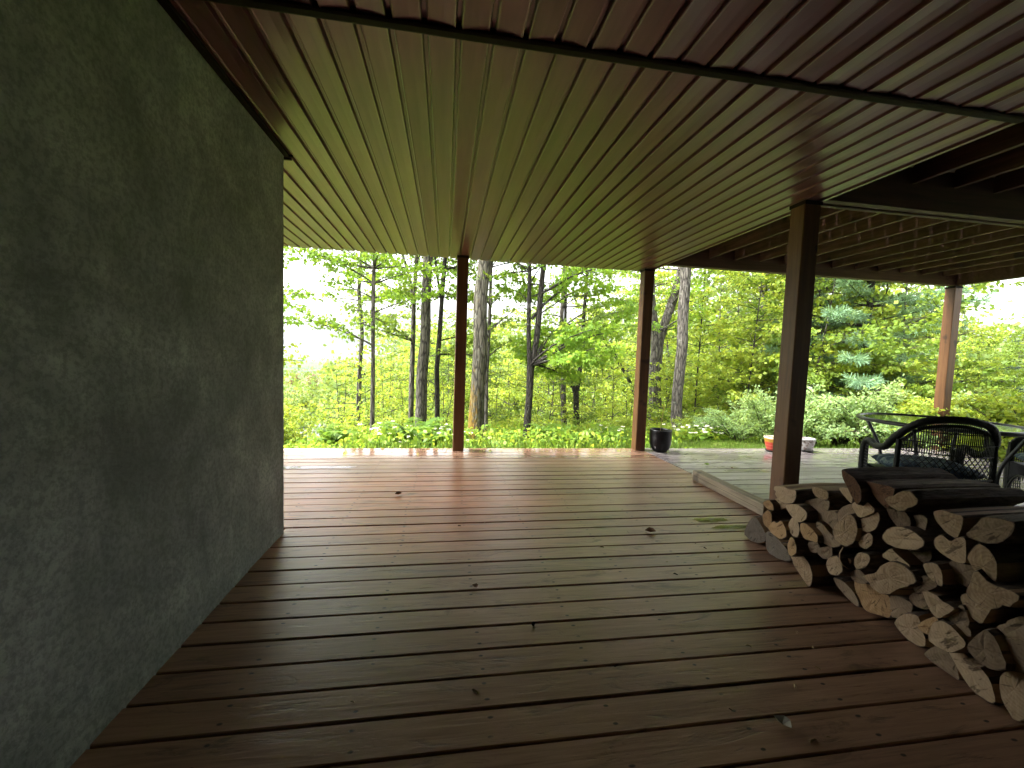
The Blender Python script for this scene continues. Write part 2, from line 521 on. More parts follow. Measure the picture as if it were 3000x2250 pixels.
M['leaf_red'] = leaf_mat('reddish_bud', [(0.17, 0.12, 0.085), (0.21, 0.15, 0.10)], 0.4)
M['grass'] = leaf_mat('grass_blade', [(0.077, 0.158, 0.024), (0.111, 0.199, 0.029), (0.136, 0.224, 0.038)], 0.4)
M['fern'] = leaf_mat('fern_leaf', [(0.093, 0.183, 0.027), (0.119, 0.216, 0.032)], 0.5)
M['petal'] = leaf_mat('white_petal', [(0.70, 0.70, 0.72), (0.8, 0.8, 0.8)], 0.35)

def ground_mat():
    t = NT('forest_floor')
    p = t.coord('World')
    a = t.noise(p, 1.3, 8, 0.7)
    b = t.noise(p, 9.0, 6, 0.7)
    c = t.ramp(a, [(0.38, (0.075, 0.085, 0.020)), (0.5, (0.10, 0.14, 0.025)), (0.62, (0.14, 0.20, 0.03))])
    c = t.mix(t.ramp(b, [(0.5, (0, 0, 0)), (0.62, (0.7, 0.7, 0.7))]), c, (0.12, 0.085, 0.05))
    sp_ = t.n('SeparateXYZ'); t.l(p, sp_.inputs[0])
    far = t.noise(t.coord('World', (.02, .02, .02)), 1.0, 8, 0.7)
    c = t.mix(t.maprange(sp_.outputs[1], 90, 220, 0.0, 1.0), c, t.ramp(far, [(0.4, (0.030, 0.055, 0.030)), (0.6, (0.075, 0.10, 0.045))]))
    t.bsdf(c, 0.95, 0.1, t.bump(b, 0.6, 0.05))
    return t.mat
M['ground'] = ground_mat()
def hill_mat():
    t = NT('wooded_hills')
    a = t.noise(t.coord('World', (.01, .01, .02)), 1.0, 8, 0.7)
    c = t.ramp(a, [(0.35, (0.045, 0.075, 0.03)), (0.6, (0.09, 0.12, 0.045))])
    t.bsdf(c, 0.95, 0.1)
    return t.mat
M['hill'] = hill_mat()
def water_mat():
    t = NT('pond_water')
    n = t.noise(t.coord('World'), 3.0, 3)
    t.bsdf((0.02, 0.025, 0.02), 0.03, 0.6, t.bump(n, 0.05, 0.02))
    return t.mat
M['water'] = water_mat()
def puddle_mat():
    t = NT('rain_water_film')
    n = t.noise(t.coord('World'), 40.0, 2)
    p = t.bsdf((0.9, 0.9, 0.9), 0.02, 0.5, t.bump(n, 0.06, 0.003))
    p.inputs['Transmission Weight'].default_value = 1.0
    p.inputs['IOR'].default_value = 1.33
    return t.mat
M['puddle'] = puddle_mat()

def cut_mat(name, a, b, grey=0.0):
    t = NT(name)
    oi = t.n('ObjectInfo')
    o = t.n('TexCoord').outputs['Object']
    ring = t.n('TexWave', wave_type='RINGS', rings_direction='X')
    ring.inputs['Scale'].default_value = 26; ring.inputs['Distortion'].default_value = 3.0; ring.inputs['Detail'].default_value = 3
    off = t.n('CombineXYZ'); t.l(t.math('MULTIPLY', oi.outputs['Random'], 0.1), off.inputs[1]); t.l(t.math('MULTIPLY', oi.outputs['Random'], -0.1), off.inputs[2])
    va = t.n('VectorMath', operation='ADD'); t.l(o, va.inputs[0]); t.l(off.outputs[0], va.inputs[1])
    t.l(va.outputs[0], ring.inputs['Vector'])
    n = t.noise(o, 16, 6, 0.65, 0.6)
    saw = t.noise(t.coord('Object', (1, 90, 12)), 1.0, 3, 0.6)
    f = t.math('ADD', t.math('ADD', t.math('MULTIPLY', ring.outputs['Fac'], 0.10), t.math('MULTIPLY', n, 0.72)), t.math('MULTIPLY', saw, 0.22))
    f = t.math('ADD', f, t.math('MULTIPLY', t.math('SUBTRACT', oi.outputs['Random'], 0.5), 0.3))
    c = t.ramp(f, [(0.3, a), (0.7, b)])
    sp_ = t.n('SeparateXYZ'); t.l(va.outputs[0], sp_.inputs[0])
    ang = t.math('ARCTAN2', sp_.outputs[2], sp_.outputs[1])
    rad = t.math('SQRT', t.math('ADD', t.math('MULTIPLY', sp_.outputs[1], sp_.outputs[1]), t.math('MULTIPLY', sp_.outputs[2], sp_.outputs[2])))
    cv = t.n('CombineXYZ'); t.l(t.math('MULTIPLY', ang, 3.0), cv.inputs[0]); t.l(t.math('MULTIPLY', rad, 6.0), cv.inputs[1]); t.l(t.math('MULTIPLY', oi.outputs['Random'], 50), cv.inputs[2])
    chk = t.noise(cv.outputs[0], 2.2, 3, 0.6)
    c = t.mix(t.ramp(chk, [(0.60, (0, 0, 0)), (0.68, (0.75, 0.75, 0.75))]), c, tuple(x * .3 for x in a))
    t.bsdf(c, 0.8, 0.2, t.bump(t.math('ADD', saw, n), 0.35, 0.004))
    return t.mat
M['cut_p'] = cut_mat('pale_cut_end', (0.253, 0.172, 0.097), (0.461, 0.342, 0.216))
M['cut_o'] = cut_mat('orange_cut_end', (0.246, 0.142, 0.064), (0.432, 0.283, 0.142))
M['cut_d'] = cut_mat('dull_cut_end', (0.149, 0.104, 0.064), (0.283, 0.209, 0.134))
M['cut_g'] = cut_mat('grey_weathered_cut_end', (0.075, 0.060, 0.045), (0.150, 0.124, 0.095))
M['cut_r'] = cut_mat('red_brown_cut_end', (0.093, 0.046, 0.025), (0.186, 0.102, 0.056))
M['split'] = wood_mat('split_face_wood', [(0.3, (0.16, 0.10, 0.06)), (0.5, (0.30, 0.20, 0.115)), (0.7, (0.42, 0.30, 0.18))], 'x', 0.8, 1.4, False, 0.8)
def logbark():
    t = NT('firewood_bark')
    o = t.coord('World', (3, 15, 15))
    n = t.noise(o, 2.6, 8, 0.7, 0.6)
    c = t.ramp(n, [(0.35, (0.055, 0.040, 0.030)), (0.6, (0.17, 0.13, 0.10)), (0.75, (0.31, 0.25, 0.195))])
    t.bsdf(c, 0.9, 0.15, t.bump(n, 1.0, 0.02))
    return t.mat
M['log_bark'] = logbark()
M['dead_leaf'] = plain('dead_leaf_brown', (0.16, 0.085, 0.045), 0.8, 0.2)
M['pale_leaf'] = plain('dead_leaf_pale', (0.42, 0.40, 0.32), 0.7, 0.2)
M['chip'] = plain('wood_chip_pale', (0.42, 0.30, 0.18), 0.8, 0.2)
M['bark_crumb'] = plain('bark_crumb_dark', (0.035, 0.024, 0.018), 0.9, 0.2)

USE_HAZE = True
LOGS = [
  ('p', 1.84, [(2.061,0.466),(2.003,0.487),(1.967,0.482),(1.928,0.492),(1.925,0.462),(1.938,0.43),(1.982,0.412),(2.025,0.417)]),
  ('p', 1.87, [(1.851,0.532),(1.813,0.542),(1.769,0.538),(1.766,0.508),(1.796,0.494),(1.833,0.503)]),
  ('p', 1.89, [(1.722,0.568),(1.699,0.578),(1.678,0.58),(1.66,0.556),(1.66,0.524),(1.693,0.543)]),
  ('r', 1.8, [(1.631,0.677),(1.616,0.672),(1.576,0.66),(1.55,0.627),(1.546,0.587),(1.56,0.564),(1.579,0.585),(1.601,0.615),(1.624,0.646)]),
  ('o', 1.86, [(2.161,0.345),(2.12,0.374),(2.091,0.358),(2.084,0.33),(2.123,0.322)]),
  ('p', 1.9, [(2.14,0.345),(2.106,0.388),(2.068,0.389),(2.021,0.388),(2.044,0.362),(2.092,0.329),(2.129,0.312)]),
  ('p', 1.84, [(1.969,0.393),(1.933,0.412),(1.888,0.42),(1.852,0.406),(1.852,0.374),(1.881,0.347),(1.907,0.347),(1.943,0.366)]),
  ('d', 1.9, [(1.92,0.435),(1.866,0.465),(1.794,0.494),(1.787,0.466),(1.794,0.437),(1.837,0.416),(1.886,0.411)]),
  ('o', 1.84, [(2.131,0.283),(2.099,0.319),(2.075,0.31),(2.069,0.265),(2.09,0.229),(2.123,0.243)]),
  ('g', 1.999, [(2.472,0.013),(2.416,0.134),(2.377,0.16),(2.329,0.129),(2.281,0.083),(2.285,0.041),(2.344,0.005),(2.407,-0.007)]),
  ('o', 1.84, [(2.082,0.23),(2.048,0.276),(2.026,0.273),(2.003,0.297),(1.975,0.268),(1.965,0.236),(1.997,0.207),(2.05,0.213)]),
  ('p', 1.86, [(1.968,0.294),(1.945,0.337),(1.918,0.336),(1.903,0.298),(1.907,0.262),(1.926,0.246),(1.954,0.259)]),
  ('o', 1.84, [(1.87,0.334),(1.843,0.345),(1.801,0.33),(1.779,0.314),(1.777,0.288),(1.806,0.283),(1.842,0.275),(1.867,0.302)]),
  ('d', 1.9, [(1.855,0.382),(1.819,0.412),(1.741,0.441),(1.735,0.408),(1.756,0.358),(1.765,0.333),(1.808,0.358)]),
  ('d', 1.87, [(1.805,0.365),(1.773,0.367),(1.742,0.344),(1.697,0.328),(1.685,0.313),(1.72,0.289),(1.765,0.287),(1.798,0.325)]),
  ('p', 1.82, [(1.668,0.387),(1.653,0.423),(1.602,0.482),(1.579,0.467),(1.568,0.429),(1.578,0.378),(1.605,0.35),(1.631,0.35),(1.658,0.362)]),
  ('d', 1.89, [(1.718,0.445),(1.698,0.483),(1.664,0.51),(1.639,0.51),(1.626,0.481),(1.659,0.46),(1.707,0.414)]),
  ('p', 1.83, [(1.599,0.535),(1.575,0.56),(1.539,0.568),(1.51,0.549),(1.513,0.534),(1.555,0.5),(1.57,0.501)]),
  ('p', 1.84, [(1.58,0.462),(1.541,0.5),(1.502,0.536),(1.493,0.51),(1.502,0.47),(1.527,0.444),(1.559,0.442),(1.576,0.449)]),
  ('p', 1.84, [(1.568,0.386),(1.547,0.41),(1.526,0.433),(1.512,0.425),(1.511,0.394),(1.533,0.365),(1.557,0.368)]),
  ('g', 1.981, [(2.266,0.103),(2.246,0.121),(2.23,0.128),(2.172,0.112),(2.107,0.086),(2.062,0.034),(2.115,0.005),(2.242,-0.004)]),
  ('o', 1.84, [(1.943,0.191),(1.93,0.234),(1.91,0.234),(1.894,0.208),(1.891,0.176),(1.915,0.15),(1.932,0.151)]),
  ('p', 1.907, [(1.988,0.107),(1.959,0.132),(1.918,0.132),(1.877,0.107),(1.858,0.068),(1.857,0.029),(1.871,0.005),(1.909,0.029),(1.952,0.058)]),
  ('d', 1.87, [(1.793,0.237),(1.725,0.282),(1.718,0.236),(1.752,0.209),(1.782,0.216)]),
  ('p', 1.86, [(1.727,0.194),(1.716,0.228),(1.675,0.253),(1.65,0.206),(1.673,0.171),(1.71,0.161)]),
  ('o', 1.9, [(1.69,0.234),(1.66,0.254),(1.646,0.245),(1.657,0.22),(1.683,0.217)]),
  ('p', 1.84, [(1.574,0.298),(1.558,0.33),(1.522,0.338),(1.515,0.318),(1.531,0.282),(1.561,0.26),(1.572,0.271)]),
  ('p', 1.82, [(1.501,0.252),(1.485,0.27),(1.456,0.29),(1.442,0.324),(1.408,0.359),(1.373,0.364),(1.341,0.351),(1.326,0.326),(1.374,0.283),(1.383,0.273),(1.41,0.238),(1.442,0.226)]),
  ('o', 2.0, [(1.69,0.098),(1.646,0.128),(1.584,0.128),(1.544,0.095),(1.536,0.052),(1.547,0.021),(1.583,0.013),(1.635,-0.005),(1.668,0.026),(1.686,0.062)]),
  ('d', 1.991, [(1.799,0.068),(1.754,0.076),(1.704,0.057),(1.677,0.026),(1.678,0.005),(1.721,0.015),(1.773,0.039)]),
  ('d', 2.0, [(1.538,0.128),(1.505,0.148),(1.455,0.149),(1.456,0.117),(1.481,0.073),(1.527,0.053)]),
  ('p', 1.81, [(1.444,0.618),(1.37,0.674),(1.33,0.644),(1.385,0.589),(1.425,0.598)]),
  ('r', 1.84, [(1.546,0.651),(1.528,0.652),(1.445,0.66),(1.448,0.626),(1.467,0.607),(1.457,0.586),(1.469,0.577),(1.505,0.6)]),
  ('d', 1.87, [(1.479,0.559),(1.455,0.571),(1.423,0.572),(1.398,0.547),(1.398,0.508),(1.433,0.503),(1.464,0.53)]),
  ('p', 1.84, [(1.459,0.448),(1.44,0.487),(1.402,0.508),(1.364,0.511),(1.327,0.494),(1.327,0.473),(1.351,0.45),(1.403,0.432),(1.443,0.433)]),
  ('p', 1.83, [(1.45,0.368),(1.421,0.411),(1.392,0.397),(1.352,0.379),(1.362,0.363),(1.405,0.365)]),
  ('d', 1.89, [(1.411,0.55),(1.368,0.571),(1.35,0.561),(1.357,0.512),(1.385,0.492),(1.402,0.506)]),
  ('d', 1.9, [(1.431,0.397),(1.387,0.422),(1.337,0.45),(1.334,0.41),(1.361,0.386),(1.398,0.382)]),
  ('d', 1.9, [(1.881,0.228),(1.834,0.255),(1.814,0.237),(1.829,0.203),(1.859,0.194)]),
  ('d', 1.9, [(1.639,0.194),(1.607,0.226),(1.572,0.211),(1.567,0.187),(1.607,0.167),(1.632,0.173)]),
  ('p', 1.84, [(1.288,0.615),(1.257,0.631),(1.24,0.628),(1.209,0.63),(1.209,0.6),(1.219,0.556),(1.247,0.565),(1.275,0.589)]),
  ('d', 1.84, [(1.181,0.578),(1.16,0.616),(1.144,0.65),(1.11,0.659),(1.074,0.66),(1.079,0.626),(1.1,0.592),(1.134,0.575)]),
  ('p', 1.84, [(1.275,0.517),(1.257,0.54),(1.231,0.526),(1.216,0.548),(1.197,0.556),(1.191,0.51),(1.19,0.476),(1.218,0.472),(1.252,0.481),(1.271,0.493)]),
  ('p', 1.84, [(1.173,0.497),(1.151,0.551),(1.128,0.545),(1.106,0.518),(1.101,0.474),(1.107,0.443),(1.116,0.447),(1.147,0.46),(1.159,0.477)]),
  ('d', 1.89, [(1.269,0.409),(1.25,0.441),(1.211,0.463),(1.186,0.451),(1.181,0.434),(1.196,0.386),(1.212,0.378),(1.245,0.385)]),
  ('p', 1.84, [(1.308,0.404),(1.269,0.424),(1.252,0.404),(1.246,0.359),(1.263,0.357),(1.291,0.373)]),
  ('d', 1.84, [(1.332,0.303),(1.325,0.339),(1.304,0.358),(1.277,0.362),(1.262,0.347),(1.287,0.317),(1.321,0.292)]),
  ('d', 1.86, [(1.357,0.243),(1.344,0.267),(1.308,0.293),(1.297,0.273),(1.286,0.248),(1.307,0.229),(1.34,0.225)]),
  ('p', 1.84, [(1.299,0.302),(1.281,0.307),(1.211,0.295),(1.21,0.288),(1.248,0.233),(1.267,0.245),(1.282,0.267)]),
  ('p', 1.87, [(1.199,0.336),(1.181,0.356),(1.156,0.341),(1.123,0.347),(1.132,0.317),(1.143,0.281),(1.167,0.286),(1.188,0.307)]),
  ('p', 1.82, [(1.15,0.391),(1.134,0.467),(1.099,0.439),(1.036,0.444),(1.04,0.423),(1.083,0.374),(1.118,0.367),(1.141,0.373)]),
  ('d', 1.86, [(1.244,0.226),(1.218,0.264),(1.193,0.305),(1.18,0.288),(1.161,0.224),(1.174,0.217),(1.202,0.223)]),
  ('p', 1.972, [(1.481,0.031),(1.472,0.06),(1.446,0.095),(1.411,0.112),(1.396,0.087),(1.375,0.023),(1.396,0.005),(1.438,0.006)]),
  ('o', 1.89, [(1.34,0.13),(1.324,0.162),(1.29,0.2),(1.276,0.188),(1.294,0.133),(1.307,0.125)]),
  ('p', 1.84, [(1.262,0.137),(1.254,0.196),(1.23,0.222),(1.204,0.218),(1.166,0.194),(1.169,0.177),(1.201,0.136),(1.239,0.132)]),
  ('d', 1.84, [(1.145,0.194),(1.127,0.236),(1.108,0.268),(1.086,0.255),(1.053,0.191),(1.085,0.162),(1.122,0.167),(1.141,0.177)]),
  ('d', 1.87, [(1.103,0.238),(1.077,0.261),(1.023,0.283),(1.016,0.198),(1.067,0.178)]),
  ('d', 1.915, [(1.321,0.019),(1.309,0.044),(1.284,0.078),(1.257,0.076),(1.233,0.047),(1.219,0.005),(1.256,0.008),(1.301,0.011)]),
  ('p', 1.899, [(1.236,0.088),(1.223,0.103),(1.186,0.104),(1.154,0.094),(1.126,0.071),(1.109,0.022),(1.116,0.005),(1.162,0.007),(1.197,0.04)]),
  ('p', 1.894, [(1.084,0.11),(1.065,0.146),(1.034,0.168),(1.019,0.144),(1.012,0.059),(1.043,0.005),(1.074,0.042),(1.083,0.077)]),
  ('d', 1.88, [(1.104,0.277),(1.069,0.333),(1.03,0.368),(1.025,0.308),(1.045,0.281),(1.084,0.267)]),
  ('d', 1.89, [(1.189,0.108),(1.167,0.13),(1.133,0.135),(1.139,0.116),(1.164,0.101)]),
]

# ---------------------------------------------------------------- the setting: terrain, pond, hills
def tz(x, y):
    d = max(0.0, y - 5.2)
    dr = 0.115 * d + 0.0029 * d * d
    s = 1.0 - 0.62 * sm(5.5, 16, x) + 0.34 * (1 - sm(-3.0, -1.2, x))
    z = -0.13 - s * min(dr, 6.45 + 0.0 * d)
    if x < -4: z -= 0.05 * (-4 - x) * sm(5, 12, y) * (1 - sm(20, 36, y))
    far = max(0.0, y - 62)
    z -= 0.02 * far
    if y > 5.4 or x > 9.7 or x < -5:
        z += 0.05 * noise.noise((x * 0.5, y * 0.5, 0)) + 0.02 * noise.noise((x * 2.1, y * 2.1, 3))
    pd = math.hypot((x + 11.3) / 3.2, (y - 40.5) / 6.0)
    if pd < 1.6: z = z + (-6.85 - z) * (1 - sm(0.95, 1.6, pd)) 
    return z

xs = np.concatenate([-np.geomspace(3500, 14, 26), np.linspace(-13, 26, 92), np.geomspace(28, 6000, 26)])
ys = np.concatenate([-np.geomspace(400, 7, 8), np.linspace(-6, 22, 72), np.linspace(22.6, 62, 48), np.geomspace(66, 7000, 28)])
gv = []; gf = []
for y in ys:
    for x in xs:
        z = tz(x, y)
        if -5 < x < 10.2 and y < 5.15: z = -0.32
        gv.append((x, y, z))
nxs = len(xs)
for j in range(len(ys) - 1):
    for i in range(nxs - 1):
        gf.append((j * nxs + i, j * nxs + i + 1, (j + 1) * nxs + i + 1, (j + 1) * nxs + i))
mb = MB(); mb.add(gv, gf)
tag(mb.build('ground', M['ground'], smooth=True), 'green woodland floor sloping away from the deck', 'ground', kind='structure')

mb = MB(); vs = [(-11.3, 40.5, -6.52)]
for k in range(40):
    w = 2 * math.pi * k / 40
    vs.append((-11.3 + 3.7 * math.cos(w) * (1 + 0.12 * math.sin(3 * w)), 40.5 + 6.6 * math.sin(w) * (1 + 0.1 * math.cos(2 * w)), -6.52))
mb.add(vs, [(0, 1 + k, 1 + (k + 1) % 40) for k in range(40)])
tag(mb.build('pond', M['water']), 'small bright pond down the slope', 'pond', kind='structure')

mb = MB(); vs = []; fs = []
NX = 160
for j, (yy, top) in enumerate(((1400, None), (2600, 0.35), (4200, 0.8), (5200, 1.0), (6400, 0.5))):
    for i in range(NX + 1):
        x = -4200 + 8400 * i / NX
        base = tz(x, yy)
        h = 0 if top is None else top * (112 + 18 * noise.noise((x * 0.0007, yy * 0.001, 4)) + 5 * noise.noise((x * 0.006, 1, 9)))
        if top: base = -110
        vs.append((x, yy, base + h + (0.0 if top else -1.0)))
for j in range(4):
    for i in range(NX):
        a = j * (NX + 1) + i
        fs.append((a, a + 1, a + NX + 2, a + NX + 1))
mb.add(vs, fs)
tag(mb.build('hills', M['hill'], smooth=True), 'far blue wooded ridge across the valley', 'hills', kind='structure')

# ---------------------------------------------------------------- the deck: every board a part
XS = 2.556                      # seam between the two deck sections
GAP = 0.0085
def board_mesh(name, L, W, mat, th=0.036):
    b = MB(); e = 0.0035
    # small eased edges on the top
    prof = [(-W / 2, -th), (W / 2, -th), (W / 2, -e), (W / 2 - e, 0), (-W / 2 + e, 0), (-W / 2, -e)]
    vs = [(x, p, q) for x in (-L / 2, L / 2) for p, q in prof]
    fs = [tuple(range(5, -1, -1)), tuple(range(6, 12))]
    for k in range(6):
        k2 = (k + 1) % 6
        fs.append((k, k2, 6 + k2, 6 + k))
    b.add(vs, fs)
    return b.mesh(name, mat)
_bm = {}
def board(parent, x0, x1, yc, W, mat, z=0.0):
    key = (round(x1 - x0, 2), round(W, 3), mat.name)
    if key not in _bm:
        _bm[key] = board_mesh('board', key[0], W, mat)
    o = link('board', _bm[key], parent, 0, ((x0 + x1) / 2, yc, z))
    o.rotation_euler = (random.uniform(-.006, .006), random.uniform(-.0006, .0006), 0)
    return o

deck = tag(empty('deck'), 'red-brown stained plank deck under the panelled ceiling', 'deck', kind='structure')
joints = [-0.35, 0.78, 1.5, 0.25, 1.1, -0.1, 2.0]
k0 = int(math.ceil((YD - Y0) / BOARD))
for k in range(-28, k0):
    ya = Y0 + k * BOARD; yb = min(ya + BOARD, YD)
    W = yb - ya - GAP
    if W < 0.03: continue
    yc = (ya + yb) / 2
    xl = -0.985 if yc < 2.80 else -4.6
    dz = random.uniform(-.0015, .0015)
    j = joints[k % 7] + (0.0 if yc < 2.8 else -1.2)
    if k % 11 == 3:
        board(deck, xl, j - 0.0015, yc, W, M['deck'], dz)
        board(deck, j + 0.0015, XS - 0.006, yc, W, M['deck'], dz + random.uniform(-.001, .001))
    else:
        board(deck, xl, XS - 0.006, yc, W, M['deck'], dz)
mb = MB(); mb.box(-4.6, XS - .006, YD + 0.004, YD + 0.04, -0.22, -0.003); mb.build('rim_board', M['deck'], deck)

deck2 = tag(empty('side_deck'), 'grey weathered wet plank deck under the open joists', 'deck', kind='structure')
Y2 = Y0 + 0.045
for k in range(-28, 20):
    ya = Y2 + k * BOARD; yb = min(ya + BOARD, YD)
    W = yb - ya - GAP
    if W < 0.03: continue
    yc = (ya + yb) / 2
    dz = random.uniform(-.002, .002)
    if k % 2: board(deck2, XS + 0.006, 6.2 + (k % 3) * .4, yc, W, M['deck_grey'], dz); board(deck2, 6.203 + (k % 3) * .4, 9.8, yc, W, M['deck_grey'], dz)
    else: board(deck2, XS + 0.006, 9.8, yc, W, M['deck_grey'], dz)
mb = MB(); mb.box(XS + .006, 9.8, YD + 0.004, YD + 0.04, -0.22, -0.003); mb.build('rim_board', M['deck_grey'], deck2)

# ---------------------------------------------------------------- ceiling of brown soffit planks
ZC = 2.30
PW = 0.1195
YT0, YT1 = 1.588, 1.626          # cross trim
YC = 5.21
ceil = tag(empty('ceiling'), 'glossy brown grooved soffit ceiling over the deck', 'ceiling', kind='structure')
mb = MB(); mb.box(-4.6, XS, -1.8, YC - 0.03, ZC + 0.045, ZC + 0.30); mb.build('light_leak_slab', M['dark_void'], ceil)  # unseen slab over the planks, added to stop light leaking through
def plank_mesh(L, tilt):
    b = MB()
    w = PW
    g = 0.0185
    # face, a raised lip and a V groove on one side; extruded along y
    prof = [(-w / 2, 0.017), (-w / 2 + 0.004, 0.002), (-w / 2 + 0.007, 0.0), (-w / 2 + 0.013, 0.0018), (0, 0.0022 + 0.0010), (w / 2 - g - 0.006, 0.0018), (w / 2 - g, 0.0), (w / 2 - g + 0.005, 0.017), (w / 2, 0.017), (w / 2, 0.022), (-w / 2, 0.022)]
    c, s = math.cos(tilt), math.sin(tilt)
    prof = [(x, z + (x * s if z < .01 else 0)) for x, z in prof]
    n = len(prof)
    vs = [(x, y, z) for y in (-L / 2, L / 2) for x, z in prof]
    fs = [tuple(range(n)), tuple(range(2 * n - 1, n - 1, -1))]
    for k in range(n):
        k2 = (k + 1) % n
        fs.append((k, n + k, n + k2, k2))
    b.add(vs, fs)
    return b.mesh('soffit_plank', M['soffit'])
pm_far = [plank_mesh(YC - YT1, t) for t in (0.026, -0.020)]
pm_near = [plank_mesh(YT0 + 1.75, t) for t in (0.065, -0.055)]
xr = XS - 0.02
k = 0
while xr - PW > -4.5:
    xc = xr - PW / 2
    o = link('soffit_plank', pm_far[k % 2], ceil, 0, (xc, (YC + YT1) / 2, ZC))
    o.rotation_euler = (random.uniform(-.0008, .0008), random.uniform(-.008, .008), 0)
    if xc < -0.99:
        o.scale = (1, 1, 1)
    if xc > -1.0:
        o = link('soffit_plank', pm_near[k % 2], ceil, 0, (xc, (YT0 - 1.75) / 2, ZC))
        o.rotation_euler = (0, random.uniform(-.010, .010), 0)
    xr -= PW; k += 1
b = MB()
b.add([(x, y, z) for x in (-0.97, XS) for y, z in ((YT0 - .004, ZC + .02), (YT0 - .004, ZC - .006), (YT0 + .006, ZC - .010), (YT1 - .006, ZC - .010), (YT1 + .004, ZC - .006), (YT1 + .004, ZC + .02))],
      [(0, 1, 7, 6), (1, 2, 8, 7), (2, 3, 9, 8), (3, 4, 10, 9), (4, 5, 11, 10), (0, 5, 4, 3, 2, 1), (6, 7, 8, 9, 10, 11)])
b.build('cross_trim', M['dark_trim'], ceil)
b = MB(); b.box(XS - .018, XS + .004, -1.8, YC, ZC - .006, ZC + .03); b.build('edge_trim', M['soffit'], ceil)
b = MB(); b.box(-0.974, -0.945, -1.75, 2.80, ZC - .012, ZC + .004); b.build('wall_trim', M['dark_trim'], ceil)
b = MB(); b.box(-0.985, -0.94, 2.785, 2.80, ZC - .022, ZC - .008); b.box(-.945, -.925, 2.76, 2.775, ZC - .015, ZC - .002); b.build('trim_end', M['dark_trim'], ceil)

# ---------------------------------------------------------------- stucco walls
def wall_grid(pts, nu, nv, amp):
    """bilinear patch with trowel unevenness"""
    a, b_, c, d = [Vector(p) for p in pts]
    n = (b_ - a).cross(d - a).normalized()
    vs = []; fs = []
    for j in range(nv + 1):
        for i in range(nu + 1):
            u, v = i / nu, j / nv
            p = a * (1 - u) * (1 - v) + b_ * u * (1 - v) + c * u * v + d * (1 - u) * v
            e = amp * noise.noise(p * 2.3) + amp * 0.4 * noise.noise(p * 9)
            vs.append(p + n * e)
    for j in range(nv):
        for i in range(nu):
            q = j * (nu + 1) + i
            fs.append((q, q + 1, q + nu + 2, q + nu + 1))
    return vs, fs
wall = tag(empty('house_wall', (-0.976, 2.779, 0)), 'dark grey-green trowelled stucco wall beside the deck', 'wall')
WX, WY = -0.976, 2.779
mb = MB()
v, f = wall_grid([(WX, -1.75, -0.05), (WX, WY - .012, -0.05), (WX, WY - .012, ZC - .004), (WX, -1.75, ZC - .004)], 120, 60, 0.004)
mb.add(v, f)
o = mb.build('side_face', M['stucco'], wall, smooth=True); o.location = (-WX, -WY, 0)
mb = MB()
v, f = wall_grid([(WX - .012, WY, -0.05), (-4.6, WY, -0.05), (-4.6, WY, ZC - .004), (WX - .012, WY, ZC - .004)], 60, 40, 0.004)
mb.add(v, f)
o = mb.build('end_face', M['stucco'], wall, smooth=True); o.location = (-WX, -WY, 0)
# rough rounded corner bead
mb = MB(); vs = []; fs = []
NZ = 160
for j in range(NZ + 1):
    z = -0.05 + (ZC - .004 + .05) * j / NZ
    jit = 0.0035 * noise.noise((0, 0, z * 45)) + 0.002 * noise.noise((3, 0, z * 120))
    for k in range(5):
        w = math.pi / 2 * k / 4
        r = 0.014 + jit
        vs.append((WX - .014 + r * math.cos(w), WY - .014 + r * math.sin(w), z))
for j in range(NZ):
    for k in range(4):
        q = j * 5 + k
        fs.append((q, q + 1, q + 6, q + 5))
mb.add(vs, fs)
o = mb.build('corner_bead', M['stucco'], wall, smooth=True); o.location = (-WX, -WY, 0)
mb = MB()
v, f = wall_grid([(2.62, -1.2, -0.05), (-1.0, -1.2, -0.05), (-1.0, -1.2, 2.75), (2.62, -1.2, 2.75)][::-1], 40, 20, 0.004)
mb.add(v, f)
o = tag(mb.build('house_wall', M['stucco'], None, smooth=True), 'stucco house wall closing the deck behind the viewpoint', 'wall')
mb = MB()
mb.box(2.62, 9.6, -1.2, 0.62, -0.04, 2.66)  # unseen box, added to darken this side and the post fronts
tag(mb.build('house_wall', M['stucco']), 'unseen stucco block added past the firewood stack to cut side light', 'wall')

# ---------------------------------------------------------------- posts
PS = 0.13
def post(x0, y0, top, label, taperless=True):
    o = empty('deck_post', (x0 + PS / 2, y0 + PS / 2, 0))
    tag(o, label, 'post', 'posts carrying the storey above')
    mb = MB()
    e = 0.006
    n = 14
    vs = []; fs = []
    sect = [(-PS / 2 + e, -PS / 2), (PS / 2 - e, -PS / 2), (PS / 2, -PS / 2 + e), (PS / 2, PS / 2 - e), (PS / 2 - e, PS / 2), (-PS / 2 + e, PS / 2), (-PS / 2, PS / 2 - e), (-PS / 2, -PS / 2 + e)]
    for j in range(n + 1):
        z = 0.004 + (top - 0.008) * j / n
        jx = 0.0015 * noise.noise((x0, z * 1.5, 1)); jy = 0.0015 * noise.noise((z * 1.5, y0, 2))
        for a, b_ in sect:
            vs.append((a + jx, b_ + jy, z))
    for j in range(n):
        for k in range(8):
            k2 = (k + 1) % 8
            fs.append((j * 8 + k, j * 8 + k2, j * 8 + 8 + k2, j * 8 + 8 + k))
    fs.append(tuple(range(7, -1, -1))); fs.append(tuple(range(n * 8, n * 8 + 8)))
    mb.add(vs, fs)
    mb.build('shaft', M['post'], o)
    b = MB(); b.box(-PS / 2 - .004, PS / 2 + .004, -PS / 2 - .004, PS / 2 + .004, top - .028, top - .002); b.build('cap_plate', M['dark_trim'], o)
    return o
post(0.111, 5.012, ZC, 'slim dark brown post at the deck edge, nearest the stucco wall')
